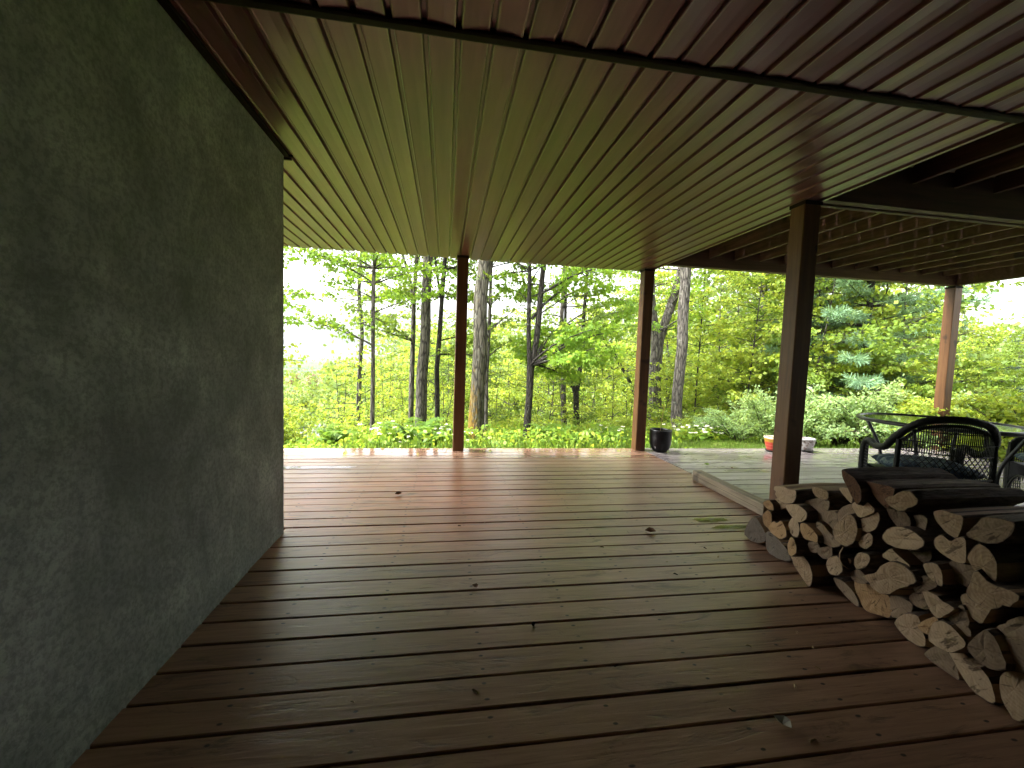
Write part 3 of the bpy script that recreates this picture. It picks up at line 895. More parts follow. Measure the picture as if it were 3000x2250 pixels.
post(XS - PS, 5.012, ZC, 'brown post at the deck edge with the black plant pot beside it')
post(XS - PS, 2.640, ZC, 'big red-brown post at the end of the firewood stack')
post(7.245 - PS, 5.012, 2.368, 'orange-brown corner post behind the glass table and wicker chairs')

# ---------------------------------------------------------------- upper deck: beams, joists, boards
up = tag(empty('upper_deck', (XS, 5.0, 2.37)), 'dark timber balcony overhead with open joists and beams', 'balcony')
def upart(name, mat, x0, x1, y0, y1, z0, z1, bev=0.004):
    cx, cy_, cz = (x0 + x1) / 2, (y0 + y1) / 2, (z0 + z1) / 2
    mb = MB(); mb.box(x0 - cx, x1 - cx, y0 - cy_, y1 - cy_, z0 - cz, z1 - cz)
    o = mb.build(name, mat, up, bevel=bev)
    o.location = (cx - XS, cy_ - 5.0, cz - 2.37)
    return o
upart('far_beam', M['beam'], XS + .012, 7.245, 5.012, 5.062, 2.37, 2.665)
upart('far_beam', M['beam'], XS + .012, 7.245, 5.066, 5.142, 2.378, 2.665)
upart('near_beam', M['beam'], XS + .012, 7.10, 2.640, 2.682, 2.312, 2.60)
upart('near_beam', M['beam'], XS + .012, 7.10, 2.686, 2.728, 2.322, 2.60)
upart('near_beam', M['beam'], XS + .012, 7.10, 2.732, 2.772, 2.312, 2.60)
upart('side_beam', M['beam'], 7.115, 7.165, 0.63, 5.008, 2.37, 2.665)
upart('side_beam', M['beam'], 7.169, 7.245, 0.63, 5.008, 2.376, 2.665)
upart('ledger', M['joist'], XS + .014, XS + .052, 0.63, 5.008, 2.345, 2.662)
x = 2.93
while x < 7.05:
    for ya, yb in ((2.776, 5.008), (.63, 2.636)):
        o = upart('joist', M['joist'], x - .019, x + .019, ya, yb, 2.485 + random.uniform(-.006, .006), 2.664)
        o.rotation_euler = (0, random.uniform(-.012, .012), 0)
    x += 0.36
yy = .63; i = 0
while yy < 5.05:
    mb = MB(); o = upart('board', M['joist'], XS + .01, 7.28, yy + .0016 + .0012 * (i % 3 == 0), yy + .1384, 2.668, 2.705, 0)
    yy += 0.14; i += 1

upart('light_block_slab', M['dark_void'], XS + .01, 7.24, .63, 2.76, 2.709, 2.80, 0)  # unseen slab added above the near joists to darken that bay

# ---------------------------------------------------------------- foliage helpers
MAPLE = np.array([(0, 0), (.42, .05), (.28, .28), (.56, .55), (.2, .5), (0, 1), (-.2, .5), (-.56, .55), (-.28, .28), (-.42, .05)])
QUAD = np.array([(0, 0), (.38, .48), (0, 1), (-.38, .48)])
OVAL = np.array([(0, 0), (.24, .25), (.26, .6), (0, 1), (-.26, .6), (-.24, .25)])
NEED = np.array([(-.03, 0), (.03, 0), (.03, 1), (-.03, 1)])
def unit(a):
    return a / np.maximum(np.linalg.norm(a, axis=-1, keepdims=True), 1e-9)
def leaf_polys(P, T, size, shape, flat=0.7, fold=0.0):
    """P leaf bases, T tip directions, size lengths -> (n,k,3)"""
    n = len(P)
    up_ = np.tile([0, 0, 1.0], (n, 1)) * flat + rng.normal(size=(n, 3)) * 0.55
    T = unit(T)
    side = unit(np.cross(up_, T))
    nor = np.cross(T, side)
    s = size[:, None, None]
    V = P[:, None, :] + s * (shape[None, :, 1:2] * T[:, None, :] + shape[None, :, 0:1] * side[:, None, :])
    curl = (np.abs(shape[:, 0]) * 0.35 - (shape[:, 1] - .3) ** 2 * 0.35)
    V = V + s * curl[None, :, None] * nor[:, None, :] * rng.uniform(-.3, 1.0, (n, 1, 1))
    return V

def limb_path(p0, az, L, el, droop=0.25, n=7, wob=0.08):
    pts = [Vector(p0)]
    d = Vector((math.cos(az) * math.cos(el), math.sin(az) * math.cos(el), math.sin(el)))
    for i in range(n):
        pts.append(pts[-1] + d * (L / n))
        d = (d + Vector((random.gauss(0, wob), random.gauss(0, wob), random.gauss(0, wob * .7) - droop * (1.3 * d.z + 0.08) / n * 2))).normalized()
    return pts

def grow(tmb, twmb, limbs, leaf_per_m, leaf_size, shape, mat_flat=0.6, twig_frac=0.42, twig_step=0.16, scat=0.05, droop=0.5, rmul=1.0):
    """adds limbs and twigs to the builders, returns leaf polygons"""
    PP = []; TT = []
    for path, r0 in limbs:
        n = len(path)
        tmb.tube(path, [r0 * (1 - 0.85 * i / (n - 1)) for i in range(n)], 6 if r0 > 0.02 else 4, cap=False)
        L = sum((path[i + 1] - path[i]).length for i in range(n - 1))
        nt = max(3, int(L * 0.75 / twig_step))
        for q in range(nt):
            t = 0.22 + 0.78 * (q + random.random()) / nt
            fi = min(n - 2, int(t * (n - 1))); fr = t * (n - 1) - fi
            p = path[fi].lerp(path[fi + 1], min(1, fr))
            d = (path[fi + 1] - path[fi]).normalized()
            sgn = 1 if q % 2 else -1
            side = d.cross(Vector((0, 0, 1)))
            side = side.normalized() if side.length > 1e-3 else Vector((1, 0, 0))
            td = (d * random.uniform(.5, 1.0) + side * sgn * random.uniform(.5, 1.1) + Vector((0, 0, random.uniform(-.25, .28)))).normalized()
            tl = L * twig_frac * (1.1 - 0.65 * t) * random.uniform(.6, 1.2)
            tp = [p, p + td * tl * .5 + Vector((0, 0, random.uniform(-.02, .03))), p + td * tl + Vector((0, 0, random.uniform(-.10, .04) * tl))]
            twmb.tube(tp, [0.0045 * rmul, 0.003 * rmul, 0.0015 * rmul], 3, cap=False)
            m = max(2, int(tl * leaf_per_m))
            u = np.sqrt(rng.random(m)) * 1.05
            a = np.array(tp[0])[None] * (1 - u[:, None]) + np.array(tp[2])[None] * u[:, None]
            a = a + rng.normal(size=(m, 3)) * np.array([scat, scat, scat * 0.55])
            PP.append(a)
            TT.append(np.tile(np.array(td), (m, 1)) * 0.7 + rng.normal(size=(m, 3)) * 0.6 + np.array([0, 0, -droop]))
    P = np.concatenate(PP); T = np.concatenate(TT)
    S = leaf_size * rng.uniform(0.6, 1.25, len(P))
    return leaf_polys(P, T, S, shape, mat_flat)

def tree_finish(name, label, base, trunk_mb, twig_mb, leaves, bark, leafm, group=None, cat='tree'):
    o = empty(name, base)
    tag(o, label, cat, group)
    trunk_mb.build('trunk', bark, o, smooth=True)
    if twig_mb is not None and twig_mb.v:
        twig_mb.build('twigs', M['twig'], o)['kind'] = 'stuff'
    if leaves is not None and len(leaves):
        link('crown', poly_mesh('crown', leaves, leaves.shape[1], leafm), o)['kind'] = 'stuff'
    return o

def trunk_tube(mb, pts, r, n=12):
    """irregular trunk with root flare; pts (x,y,z) relative to the base, r radii"""
    P = []; R = []
    m = len(pts)
    for i in range(m - 1):
        a, b_ = Vector(pts[i]), Vector(pts[i + 1])
        k = max(2, int((b_ - a).length / 0.25))
        for j in range(k):
            t = j / k
            P.append(a.lerp(b_, t)); R.append(r[i] * (1 - t) + r[i + 1] * t)
    P.append(Vector(pts[-1])); R.append(r[-1])
    off = random.random() * 50
    R = [q * (1 + 0.07 * noise.noise((off, p.z * 2.2, 0))) for q, p in zip(R, P)]
    P = [p + Vector((noise.noise((off, p.z * .9, 5)), noise.noise((off, p.z * .9, 8)), 0)) * R[0] * 0.25 for p in P]
    o0 = len(mb.v)
    mb.tube(P, R, n, cap=False)
    for i in range(o0, len(mb.v)):
        v = Vector(mb.v[i])
        ctr = min(P, key=lambda q: abs(q.z - v.z)) if False else None
        e = 1 + 0.0
        mb.v[i] = (v.x + 0.10 * R[0] * noise.noise((v.x * 14, v.y * 14, v.z * 1.2)), v.y + 0.10 * R[0] * noise.noise((v.y * 14, v.x * 14, v.z * 1.2 + 7)), v.z)
    return P, R

def at(az, r):
    a = math.radians(az)
    return r * math.sin(a), r * math.cos(a)

# ---------------------------------------------------------------- trees with trunks one can tell apart
def tree(name, label, stems, bark, leafm, zr, nl, Lr, leaf_size, lpm, shape=MAPLE, group=None, twig_step=0.16, el=(0.05, 0.6), azs=None, extra=None, flat=0.6, scat=0.05, n_side=12):
    """stems: list of (points, radii) in world coordinates; the first is the trunk"""
    bx, by, _ = stems[0][0][0]
    bz = stems[0][0][0][2] - 0.06
    base = Vector((bx, by, bz))
    tm = MB(); tw = MB()
    paths = []
    for i, (pts, r) in enumerate(stems):
        loc = [Vector(p) - base for p in pts]
        if i == 0:
            loc[0].z = 0
            loc = [loc[0], loc[0] + (loc[1] - loc[0]) * 0.12] + loc[1:]
            r = [r[0] * 1.35, r[0] * 1.02] + list(r[1:])
        paths.append(trunk_tube(tm, loc, r, n_side))
    limbs = []
    for q in range(int(nl * 1.35)):
        P, R = random.choice(paths)
        z = random.uniform(*zr) - bz
        cand = min(range(len(P)), key=lambda i: abs(P[i].z - z))
        p = P[cand]
        az = random.uniform(0, 2 * math.pi) if azs is None else math.radians(90 - random.choice(azs) + random.uniform(-25, 25))
        L = random.uniform(*Lr)
        limbs.append((limb_path(p, az, L, random.uniform(*el)), min(R[cand] * .5, 0.010 + 0.010 * L)))
    if extra:
        for pts, r0 in extra:
            limbs.append(([Vector(p) - base for p in pts], r0))
    lv = grow(tm, tw, limbs, lpm * 1.7, leaf_size * 1.1, shape, flat, twig_step=twig_step, scat=scat * 1.3)
    return tree_finish(name, label, base, tm, tw, lv, bark, leafm, group)

TG = 'woodland trees beyond the deck'
tree('maple_tree', 'slim dark straight trunk nearest the stucco wall', [([(-1.3, 8, -.53), (-1.3, 8, .61), (-1.31, 8, 1.59), (-1.3, 8, 2.9), (-1.2, 8.1, 6.5)], [.042, .038, .036, .032, .02])],
     M['bark'], M['leaf_green'], (1.3, 4.6), 30, (.7, 1.4), .066, 44, group=TG)
tree('maple_tree', 'grey slender tree behind the slim dark trunk, crook in its stem', [([(-2.33, 12, -1.0), (-2.33, 12, -.5), (-2.29, 12, .7), (-2.25, 12, 1.62), (-2.33, 12, 2.8), (-2.2, 12, 6)], [.07, .066, .06, .055, .05, .03])],
     M['bark'], M['leaf'], (1.7, 5), 22, (.8, 1.4), .075, 38, group=TG)
tree('maple_tree', 'slender grey trunk close against a thicker scaly trunk, forked high', [([(-.75, 10, -.78), (-.76, 10, 1.12), (-.75, 10, 2.36), (-.70, 10, 3.2), (-.6, 10, 7)], [.062, .056, .05, .04, .02]), ([(-.75, 10, 2.36), (-.86, 10, 2.88), (-.99, 10, 3.3), (-1.3, 10, 5)], [.035, .03, .026, .015])],
     M['bark'], M['leaf'], (1.2, 5), 28, (.8, 1.6), .07, 40, group=TG)
tree('maple_tree', 'thick scaly grey-brown trunk standing behind the ferns', [([(-.5, 9, -.62), (-.46, 9, 1.13), (-.43, 9, 2.26), (-.42, 9, 3.1), (-.3, 9, 8)], [.118, .108, .10, .095, .06])],
     M['bark'], M['leaf_green'], (2.6, 7), 16, (.9, 1.7), .07, 36, group=TG)
tree('maple_tree', 'slim dark forked trunk just left of the first deck post', [([(-.14, 9.2, -.64), (-.17, 9.2, .85), (-.13, 9.2, 1.72), (-.10, 9.2, 2.44), (-.06, 9.2, 3.2), (.1, 9.2, 7)], [.056, .052, .05, .046, .042, .02]), ([(-.13, 9.2, 2.35), (-.21, 9.2, 2.78), (-.27, 9.2, 3.2), (-.5, 9.2, 5)], [.03, .026, .024, .012])],
     M['bark_dark'], M['leaf_green'], (.9, 6), 24, (.8, 1.5), .07, 38, group=TG)
tree('maple_tree', 'thickest trunk by the first deck post, orange moss on its foot', [([(.57, 7.5, -.40), (.58, 7.5, .88), (.59, 7.5, 1.81), (.63, 7.5, 2.6), (.7, 7.5, 8)], [.140, .130, .122, .115, .07])],
     M['bark_moss'], M['leaf_green'], (2.75, 6), 18, (.7, 1.4), .072, 46, azs=[-60, -100, 150, 200, -150, 100], group=TG, n_side=16)
tree('maple_tree', 'thin grey trunk tucked behind the mossy trunk', [([(.87, 8.6, -.60), (.84, 8.6, .85), (.86, 8.6, 1.65), (.9, 8.6, 6)], [.042, .040, .036, .02])],
     M['bark'], M['leaf'], (.7, 5), 20, (.7, 1.4), .068, 38, group=TG)
tree('maple_tree', 'dark twin-stemmed maple with wide layers of bright leaves', [([(1.52, 7.6, -.44), (1.55, 7.6, .42), (1.55, 7.6, 1.0)], [.078, .066, .072]), ([(1.53, 7.6, .95), (1.49, 7.6, 1.5), (1.47, 7.6, 2.45), (1.4, 7.6, 5.5)], [.048, .042, .036, .015]), ([(1.57, 7.6, .95), (1.64, 7.6, 1.51), (1.71, 7.6, 2.58), (1.9, 7.7, 6)], [.056, .054, .05, .02])],
     M['bark_dark'], M['leaf_green'], (1.85, 4.6), 34, (1.1, 2.0), .072, 52, azs=[95, 70, 120, 150, 40, 10, -20, 170], group=TG,
     extra=[([(1.53, 7.6, 1.84), (1.74, 7.58, 2.11), (2.03, 7.55, 2.37), (2.26, 7.5, 2.76), (2.5, 7.4, 3.1)], .030), ([(1.62, 7.6, 1.9), (2.1, 7.4, 2.25), (2.7, 7.2, 2.3), (3.3, 7.1, 2.15)], .016)])
tree('maple_tree', 'straight grey trunk beside a v-shaped one, dead twigs low down', [([(3.09, 10.5, -.73), (2.99, 10.5, .84), (2.96, 10.5, 1.71), (2.90, 10.5, 2.2), (2.9, 10.5, 6.5)], [.074, .066, .062, .055, .025])],
     M['bark'], M['leaf'], (1.7, 6), 18, (.9, 1.8), .075, 34, group=TG)
tree('maple_tree', 'v-shaped dark tree splitting low above the ferns', [([(3.45, 10.5, -.74), (3.41, 10.5, -.18), (3.35, 10.5, .32)], [.090, .078, .075]), ([(3.34, 10.5, .26), (3.18, 10.5, .70), (3.08, 10.5, .97), (3.01, 10.5, 1.75), (2.9, 10.5, 5)], [.052, .05, .046, .04, .02]), ([(3.38, 10.5, .26), (3.44, 10.5, .85), (3.49, 10.5, 1.6), (3.48, 10.5, 2.2), (3.6, 10.5, 6)], [.060, .058, .055, .05, .02])],
     M['bark_dark'], M['leaf'], (1.6, 5.5), 18, (.9, 1.7), .075, 34, group=TG)
tree('maple_tree', 'thin leaning trunk slanting towards the second deck post', [([(6.1, 12, -1.0), (5.82, 12, -.14), (5.49, 12, .53), (4.99, 12, 1.31), (4.6, 12, 1.75), (4.2, 12, 2.6)], [.06, .055, .05, .042, .035, .02])],
     M['bark_dark'], M['leaf_yellow'], (.6, 2.6), 14, (.6, 1.2), .07, 34, group=TG)
tree('maple_tree', 'big furrowed grey trunk forking above the black plant pot', [([(5.58, 10.5, -.66), (5.53, 10.5, .91), (5.52, 10.5, 1.92)], [.165, .155, .165]), ([(5.49, 10.5, 1.80), (5.39, 10.5, 2.29), (5.30, 10.5, 2.8), (5.1, 10.5, 6)], [.12, .11, .105, .05]), ([(5.57, 10.5, 1.66), (5.71, 10.5, 2.17), (5.87, 10.5, 2.66), (6.08, 10.5, 3.4), (6.5, 10.5, 6.5)], [.12, .118, .115, .11, .05])],
     M['bark'], M['leaf_green'], (1.7, 6), 18, (.7, 1.5), .072, 36, group=TG, n_side=16)
tree('maple_tree', 'tall lichen-spotted trunk beside the forked grey tree', [([(5.32, 9, -.55), (5.32, 9, .5), (5.36, 9, 1.57), (5.32, 9, 3.23), (5.3, 9, 8)], [.130, .122, .118, .118, .07])],
     M['bark'], M['leaf_green'], (3.0, 6.5), 12, (.7, 1.5), .07, 36, group=TG, n_side=16)
tree('maple_tree', 'leafy yellow-green maple with a crooked grey trunk behind its layers', [([(9.55, 12, -.9), (9.54, 12, .74), (9.66, 12, 1.46), (9.75, 12, 2.27), (9.81, 12, 3.1), (9.9, 12, 7)], [.10, .085, .08, .075, .07, .03])],
     M['bark'], M['leaf_yellow'], (-.3, 6), 46, (1.2, 2.4), .078, 36, group=TG)
# overhanging branches by the stucco wall
tree('maple_tree', 'tree hidden by the stucco wall, its sparse twigs hanging into the sky', [([(-3.55, 8.2, -.7), (-3.6, 8.2, 1.5), (-3.6, 8.2, 3.5), (-3.7, 8.2, 6.5)], [.09, .08, .07, .03])],
     M['bark_dark'], M['leaf_green'], (.9, 4.6), 24, (.9, 1.4), .08, 34, azs=[80, 100, 130, 150], group=TG, twig_step=.22)

# ---------------------------------------------------------------- bushy young maples, saplings, shrubs: prototypes and copies
def proto_sapling(H, nl, Lr, leafm, lpm, ls, stems=1, z0=.12, bark='bark_dark', shape=QUAD):
    tm = MB(); tw = MB(); limbs = []
    for s in range(stems):
        lean = Vector((random.uniform(-.12, .12), random.uniform(-.12, .12), 1)) * H
        o = Vector((random.uniform(-.05, .05) * stems, random.uniform(-.05, .05) * stems, 0))
        P, R = trunk_tube(tm, [o, o + lean * .5 + Vector((random.uniform(-.06, .06), random.uniform(-.06, .06), 0)), o + lean], [.006 + .0032 * H, .004 + .0022 * H, .003], 6)
        for q in range(nl // stems):
            z = random.uniform(z0, 1.0)
            c = P[min(len(P) - 1, int(z * (len(P) - 1)))]
            limbs.append((limb_path(c, random.uniform(0, 6.283), random.uniform(*Lr) * (1.15 - .6 * z), random.uniform(.0, .6), n=5), .010))
    lv = grow(tm, tw, limbs, lpm, ls, shape, .55, twig_step=.13, scat=.05)
    return tm.mesh('trunk', M[bark], True), tw.mesh('twigs', M['twig']), poly_mesh('crown', lv, lv.shape[1], M[leafm])
MARKS = [(-1.3, 8, 'the slim dark trunk'), (-2.33, 12, 'the crooked slender tree'), (-.5, 9, 'the thick scaly trunk'), (-.14, 9.2, 'the slim forked trunk'), (.57, 7.5, 'the mossy trunk'), (1.52, 7.6, 'the twin-stemmed maple'), (3.09, 10.5, 'the straight grey trunk'), (3.45, 10.5, 'the v-shaped tree'), (5.9, 12, 'the leaning trunk'), (5.58, 10.5, 'the big forked trunk'), (5.32, 9, 'the lichen-spotted trunk'), (9.55, 12, 'the layered yellow-green maple'), (9.9, 9, 'the white pine'), (12.6, 8.9, 'the maple past the corner post'), (-11.3, 40, 'the pond'), (-3.55, 8.2, 'the tree behind the wall')]
def put(proto, name, label, cat, group, x, y, s, sz=1.0, dz=0):
    mk = min(MARKS, key=lambda q: abs(math.atan2(q[0], q[1]) - math.atan2(x, y)) * 12 + abs(math.hypot(q[0], q[1]) - math.hypot(x, y)) * .3)
    label = '%s %s %s' % (label, 'behind' if math.hypot(x, y) > math.hypot(mk[0], mk[1]) else 'in front of', mk[2])
    o = empty(name, (x, y, tz(x, y) - .03 + dz), random.uniform(0, 6.28))
    o.scale = (s, s, s * sz)
    tag(o, label, cat, group)
    for nm, me in zip(('trunk', 'twigs', 'crown'), proto):
        c = link(nm, me, o)
        if nm != 'trunk': c['kind'] = 'stuff'
    return o

sap_y = [proto_sapling(2.1, 20, (.5, .95), 'leaf_yellow', 62, .072, 1, z0=.05) for _ in range(3)]
sap_g = [proto_sapling(2.3, 20, (.5, 1.0), 'leaf', 62, .072, 2, z0=.05) for _ in range(3)]
big_y = [proto_sapling(5.4, 46, (1.1, 2.0), 'leaf_yellow', 46, .092, 1, z0=.03) for _ in range(2)]
big_g = [proto_sapling(5.6, 46, (1.1, 2.1), 'leaf', 46, .092, 1, z0=.03, bark='bark') for _ in range(2)]

S1 = ('sapling', 'thin yellow-green sapling', 'sapling', 'saplings filling the undergrowth')
S2 = ('sapling', 'mid green two-stemmed sapling', 'sapling', 'saplings filling the undergrowth')
spots = [(-20.5, 8.2), (-12.6, 11), (-11, 10), (-9.3, 12.2), (-7.2, 11.2), (-5.2, 12.6), (-2.2, 12), (0.2, 11), (2.4, 12.4), (4.6, 11), (6.6, 10.2), (8.6, 11.8), (10.4, 10.6), (12.6, 11.6), (14.2, 10.4), (16.6, 12), (18.6, 11), (20.6, 12.4), (22.6, 11.4), (24.4, 12.6), (25.6, 11.0), (28.6, 11.6), (31.5, 11)]
for i, (az, r) in enumerate(spots):
    x, y = at(az, r)
    if i % 3 == 1: put(sap_g[i % 3], *S2, x, y, random.uniform(.75, 1.0))
    else: put(sap_y[i % 3], *S1, x, y, random.uniform(.75, 1.05))
for i, (az, r, s_) in enumerate([(-19.3, 9.5, .42), (-18.6, 12, .5), (-13.0, 10.4, .42), (-12.4, 12.4, .6), (-13.4, 15, .7), (-17.6, 22, .9), (-14.0, 24, 1.0), (-18.9, 16, .8)]):
    x, y = at(az, r); put(sap_y[i % 3], *S1, x, y, s_)
for i, (az, r, s_) in enumerate([(-23, 10, .8), (-25.5, 12.5, .9), (-28, 9.5, .8), (-31, 12, 1.0), (-34, 10, .9), (-37, 13, 1.1), (-24, 17, 1.2), (-29, 18, 1.3), (-34.5, 17, 1.3)]):
    x, y = at(az, r); put(sap_g[i % 3], *S2, x, y, s_)
# second row, further down the slope
for i, az in enumerate(np.arange(-20, 30, 2.35)):
    r = random.uniform(14, 20)
    x, y = at(az + random.uniform(-.8, .8), r)
    if -18.8 < az < -12.5: continue
    put((sap_y + sap_g)[i % 6], *(S1 if i % 6 < 3 else S2), x, y, random.uniform(1.15, 1.6) * (0.7 if az < -10 else 1))
G1 = ('young_maple', 'tall bushy yellow-green young maple', 'tree', 'bushy young maples behind')
G2 = ('young_maple', 'tall bushy mid green young maple', 'tree', 'bushy young maples behind')
wood = [(29.5, 13.6, .9), (32.5, 12.6, 1.0), (35.5, 14, 1.1), (38.0, 12.4, 1.0), (41, 13.8, 1.1), (43.6, 12.4, 1.05), (46.6, 13.2, 1.1), (49.2, 14.2, 1.1), (52, 13.0, 1.1), (54.8, 11.8, .5), (57.4, 12.8, .42), (60.5, 11.4, .38), (30.6, 17, 1.3), (37, 17.6, 1.4), (43, 17.6, 1.5), (48, 17.8, 1.5), (53.5, 17.4, .7), (58.5, 17, .45),
        (-7.5, 17.5, .8), (-3.4, 19, .95), (0.8, 18, .9), (4.8, 18.5, 1.0), (9, 17.5, .95), (13, 19, 1.1), (17, 18, 1.1), (21.4, 18.8, 1.2), (25.5, 18, 1.25), (-10.6, 21, .75)]
for i, (az, r, s) in enumerate(wood):
    x, y = at(az, r)
    if i % 3 == 2: put(big_g[i % 2], *G2, x, y, s)
    else: put(big_y[i % 2], *G1, x, y, s)

def proto_shrub(R, H, n, leafm, ls, shape=OVAL):
    tm = MB(); tw = MB()
    P = []; T = []
    for q in range(15):
        az = random.uniform(0, 6.283)
        path = limb_path((random.uniform(-.12, .12), random.uniform(-.12, .12), 0), az, random.uniform(.75, 1.15) * math.hypot(R, H) * .8, random.uniform(.7, 1.35), droop=.6, n=6)
        tm.tube(path, [.012 - .0016 * i for i in range(7)], 4, cap=False)
        for k in range(14):
            t = random.uniform(.25, 1); fi = min(5, int(t * 6))
            p = path[fi].lerp(path[fi + 1], t * 6 - fi if t < 1 else 1)
            d = Vector((random.gauss(0, 1), random.gauss(0, 1), random.uniform(-.2, .8))).normalized()
            L = random.uniform(.15, .38) * R
            tw.tube([p, p + d * L], [.003, .001], 3, cap=False)
            m = n // 210
            u = rng.random(m)
            P.append(np.array(p)[None] + np.array(d * L)[None] * u[:, None] + rng.normal(size=(m, 3)) * .028)
            T.append(np.tile(np.array(d), (m, 1)) + rng.normal(size=(m, 3)) * .7)
    P = np.concatenate(P); T = np.concatenate(T)
    keep = P[:, 2] > 0.01
    lv = leaf_polys(P[keep], T[keep], ls * rng.uniform(.6, 1.25, keep.sum()), shape, .8)
    return tm.mesh('stems', M['twig'], True), tw.mesh('twigs', M['twig']), poly_mesh('crown', lv, lv.shape[1], M[leafm])
shr_b = [proto_shrub(.8, 1.0, 6300, 'leaf_blue', .045) for _ in range(2)]
shr_y = [proto_shrub(.7, .9, 5000, 'leaf_yellow', .05, QUAD) for _ in range(2)]
H1 = ('honeysuckle_shrub', 'blue-green bushy shrub at the lawn edge', 'shrub', 'blue-green shrubs along the lawn')
H2 = ('low_shrub', 'low yellow-green shrub', 'shrub', 'yellow-green shrubs')
for i, (az, r, s) in enumerate([(37.6, 9.6, .85), (41, 9.4, 1.1), (44.3, 9.3, 1.2), (47.2, 9.6, 1.3), (50.0, 9.3, 1.15), (52.6, 9.7, 1.1), (34.6, 10.2, .75)]):
    x, y = at(az, r); put(shr_b[i % 2], *H1, x, y, s)
for i, (az, r, s) in enumerate([(54.8, 9.2, 1.0), (57.0, 9.6, 1.25), (59.4, 8.9, 1.3), (62, 9.4, 1.3), (-20.6, 7.6, .8), (27, 10.4, .6), (23.4, 9.6, .55), (19.5, 9.4, .5), (14.5, 9.2, .5), (9.3, 9.4, .55), (2.8, 9.6, .5), (-4.8, 10.2, .6), (-8.8, 9.0, .5), (-11.4, 8.8, .45), (31, 9.7, .6)]):
    x, y = at(az, r); put(shr_y[i % 2], *H2, x, y, s)

# ---------------------------------------------------------------- conifers
def conifer(name, label, x, y, H, R, step, leafm, droop, needle, nper, r0, z_first=.35):
    tm = MB(); tw = MB(); P = []; T = []
    trunk_tube(tm, [(0, 0, 0), (.03, 0, H * .5), (0, 0, H)], [r0, r0 * .7, .02], 8)
    z = z_first
    while z < H - .3:
        n = random.randint(5, 7); a0 = random.uniform(0, 6.28)
        for k in range(n):
            az = a0 + 6.283 * k / n + random.uniform(-.25, .25)
            L = R * (1 - .75 * z / H) * random.uniform(.75, 1.15)
            path = limb_path((0, 0, z + random.uniform(-.08, .08)), az, L, random.uniform(.05, .3), droop, 6, .05)
            tm.tube(path, [.018 * (1 - .14 * i) for i in range(7)], 4, cap=False)
            nt = int(L / .10)
            for q in range(nt):
                t = .2 + .8 * (q + random.random()) / nt; fi = min(5, int(t * 6))
                p = path[fi].lerp(path[fi + 1], min(1, t * 6 - fi))
                d = (path[fi + 1] - path[fi]).normalized(); s = d.cross(Vector((0, 0, 1))).normalized() * (1 if q % 2 else -1)
                td = (d * random.uniform(.5, 1) + s * random.uniform(.4, 1) + Vector((0, 0, random.uniform(-.1, .25)))).normalized()
                tl = random.uniform(.16, .36) * (1.2 - .5 * t)
                tw.tube([p, p + td * tl], [.003, .0015], 3, cap=False)
                u = rng.random(nper) ** .7
                P.append(np.array(p)[None] + np.array(td * tl)[None] * u[:, None])
                T.append(np.tile(np.array(td), (nper, 1)) * .8 + rng.normal(size=(nper, 3)) * .65)
        z += step * random.uniform(.85, 1.15)
    P = np.concatenate(P); T = np.concatenate(T)
    lv = leaf_polys(P, T, needle * rng.uniform(.7, 1.2, len(P)), NEED * np.array([1.0, 1.0]), .3)
    return tree_finish(name, label, Vector((x, y, tz(x, y) - .05)), tm, tw, lv, M['bark_dark'], leafm)
conifer('pine_tree', 'soft blue-green white pine with feathery layered boughs', 9.9, 8.7, 7.5, 2.4, .5, M['needle'], .25, .16, 46, .085, .7)
conifer('spruce_tree', 'dark spruce reaching in past the corner post', 10.6, 4.7, 8.0, 1.7, .5, M['needle_dark'], .5, .07, 44, .10, .9)
tree('maple_tree', 'bare dark trunk seen through the pine boughs', [([(11.0, 11.2, -.6), (11.0, 11.2, 1.1), (10.95, 11.2, 1.6), (11.05, 11.2, 6)], [.13, .12, .10, .05])],
     M['bark_dark'], M['leaf'], (1.6, 6), 22, (1.0, 2.0), .085, 28, QUAD, group=TG)
tree('maple_tree', 'grey trunk showing between the big post and the pine', [([(9.4, 9.9, -.5), (9.45, 9.9, 1.9), (9.5, 9.9, 2.6), (9.6, 9.9, 6)], [.085, .075, .07, .03])],
     M['bark'], M['leaf'], (1.5, 6), 22, (1.0, 2.0), .085, 28, QUAD, group=TG)
tree('maple_tree', 'leafy maple beyond the corner post', [([(12.6, 8.9, -.4), (12.6, 8.9, 2), (12.7, 8.9, 6)], [.08, .07, .03])],
     M['bark_dark'], M['leaf'], (.2, 1.7), 20, (1.0, 1.9), .08, 26, QUAD, group=TG)

# ---------------------------------------------------------------- valley trees
def valley(name, label, az, r, H, R, leafm, n, ls):
    x, y = at(az, r); tm = MB()
    trunk_tube(tm, [(0, 0, 0), (0, 0, H * .6), (0, 0, H)], [.03 * H, .018 * H, .03], 6)
    P = []
    limbs = []
    for q in range(40):
        z = H * random.uniform(.18, .95)
        p = limb_path((0, 0, z), random.uniform(0, 6.28), R * (1.15 - z / H) * random.uniform(.6, 1.3), random.uniform(.4, 1.1), 0.1, 4)
        tm.tube(p, [.06, .045, .03, .02, .008], 3, cap=False)
        m = n // 40
        u = rng.integers(1, 5, m)
        P.append(np.array([p[i] for i in u]) + rng.normal(size=(m, 3)) * R * .16)
    P = np.concatenate(P)
    lv = leaf_polys(P, rng.normal(size=P.shape), ls * rng.uniform(.6, 1.3, len(P)), QUAD, .2)
    return tree_finish(name, label, Vector((x, y, tz(x, y) - .1)), tm, None, lv, M['bark'], leafm)
valley('poplar_tree', 'pale green upright poplar in the valley beyond the pond', -14.2, 62, 8.2, 2.1, M['leaf_far'], 3600, .26)
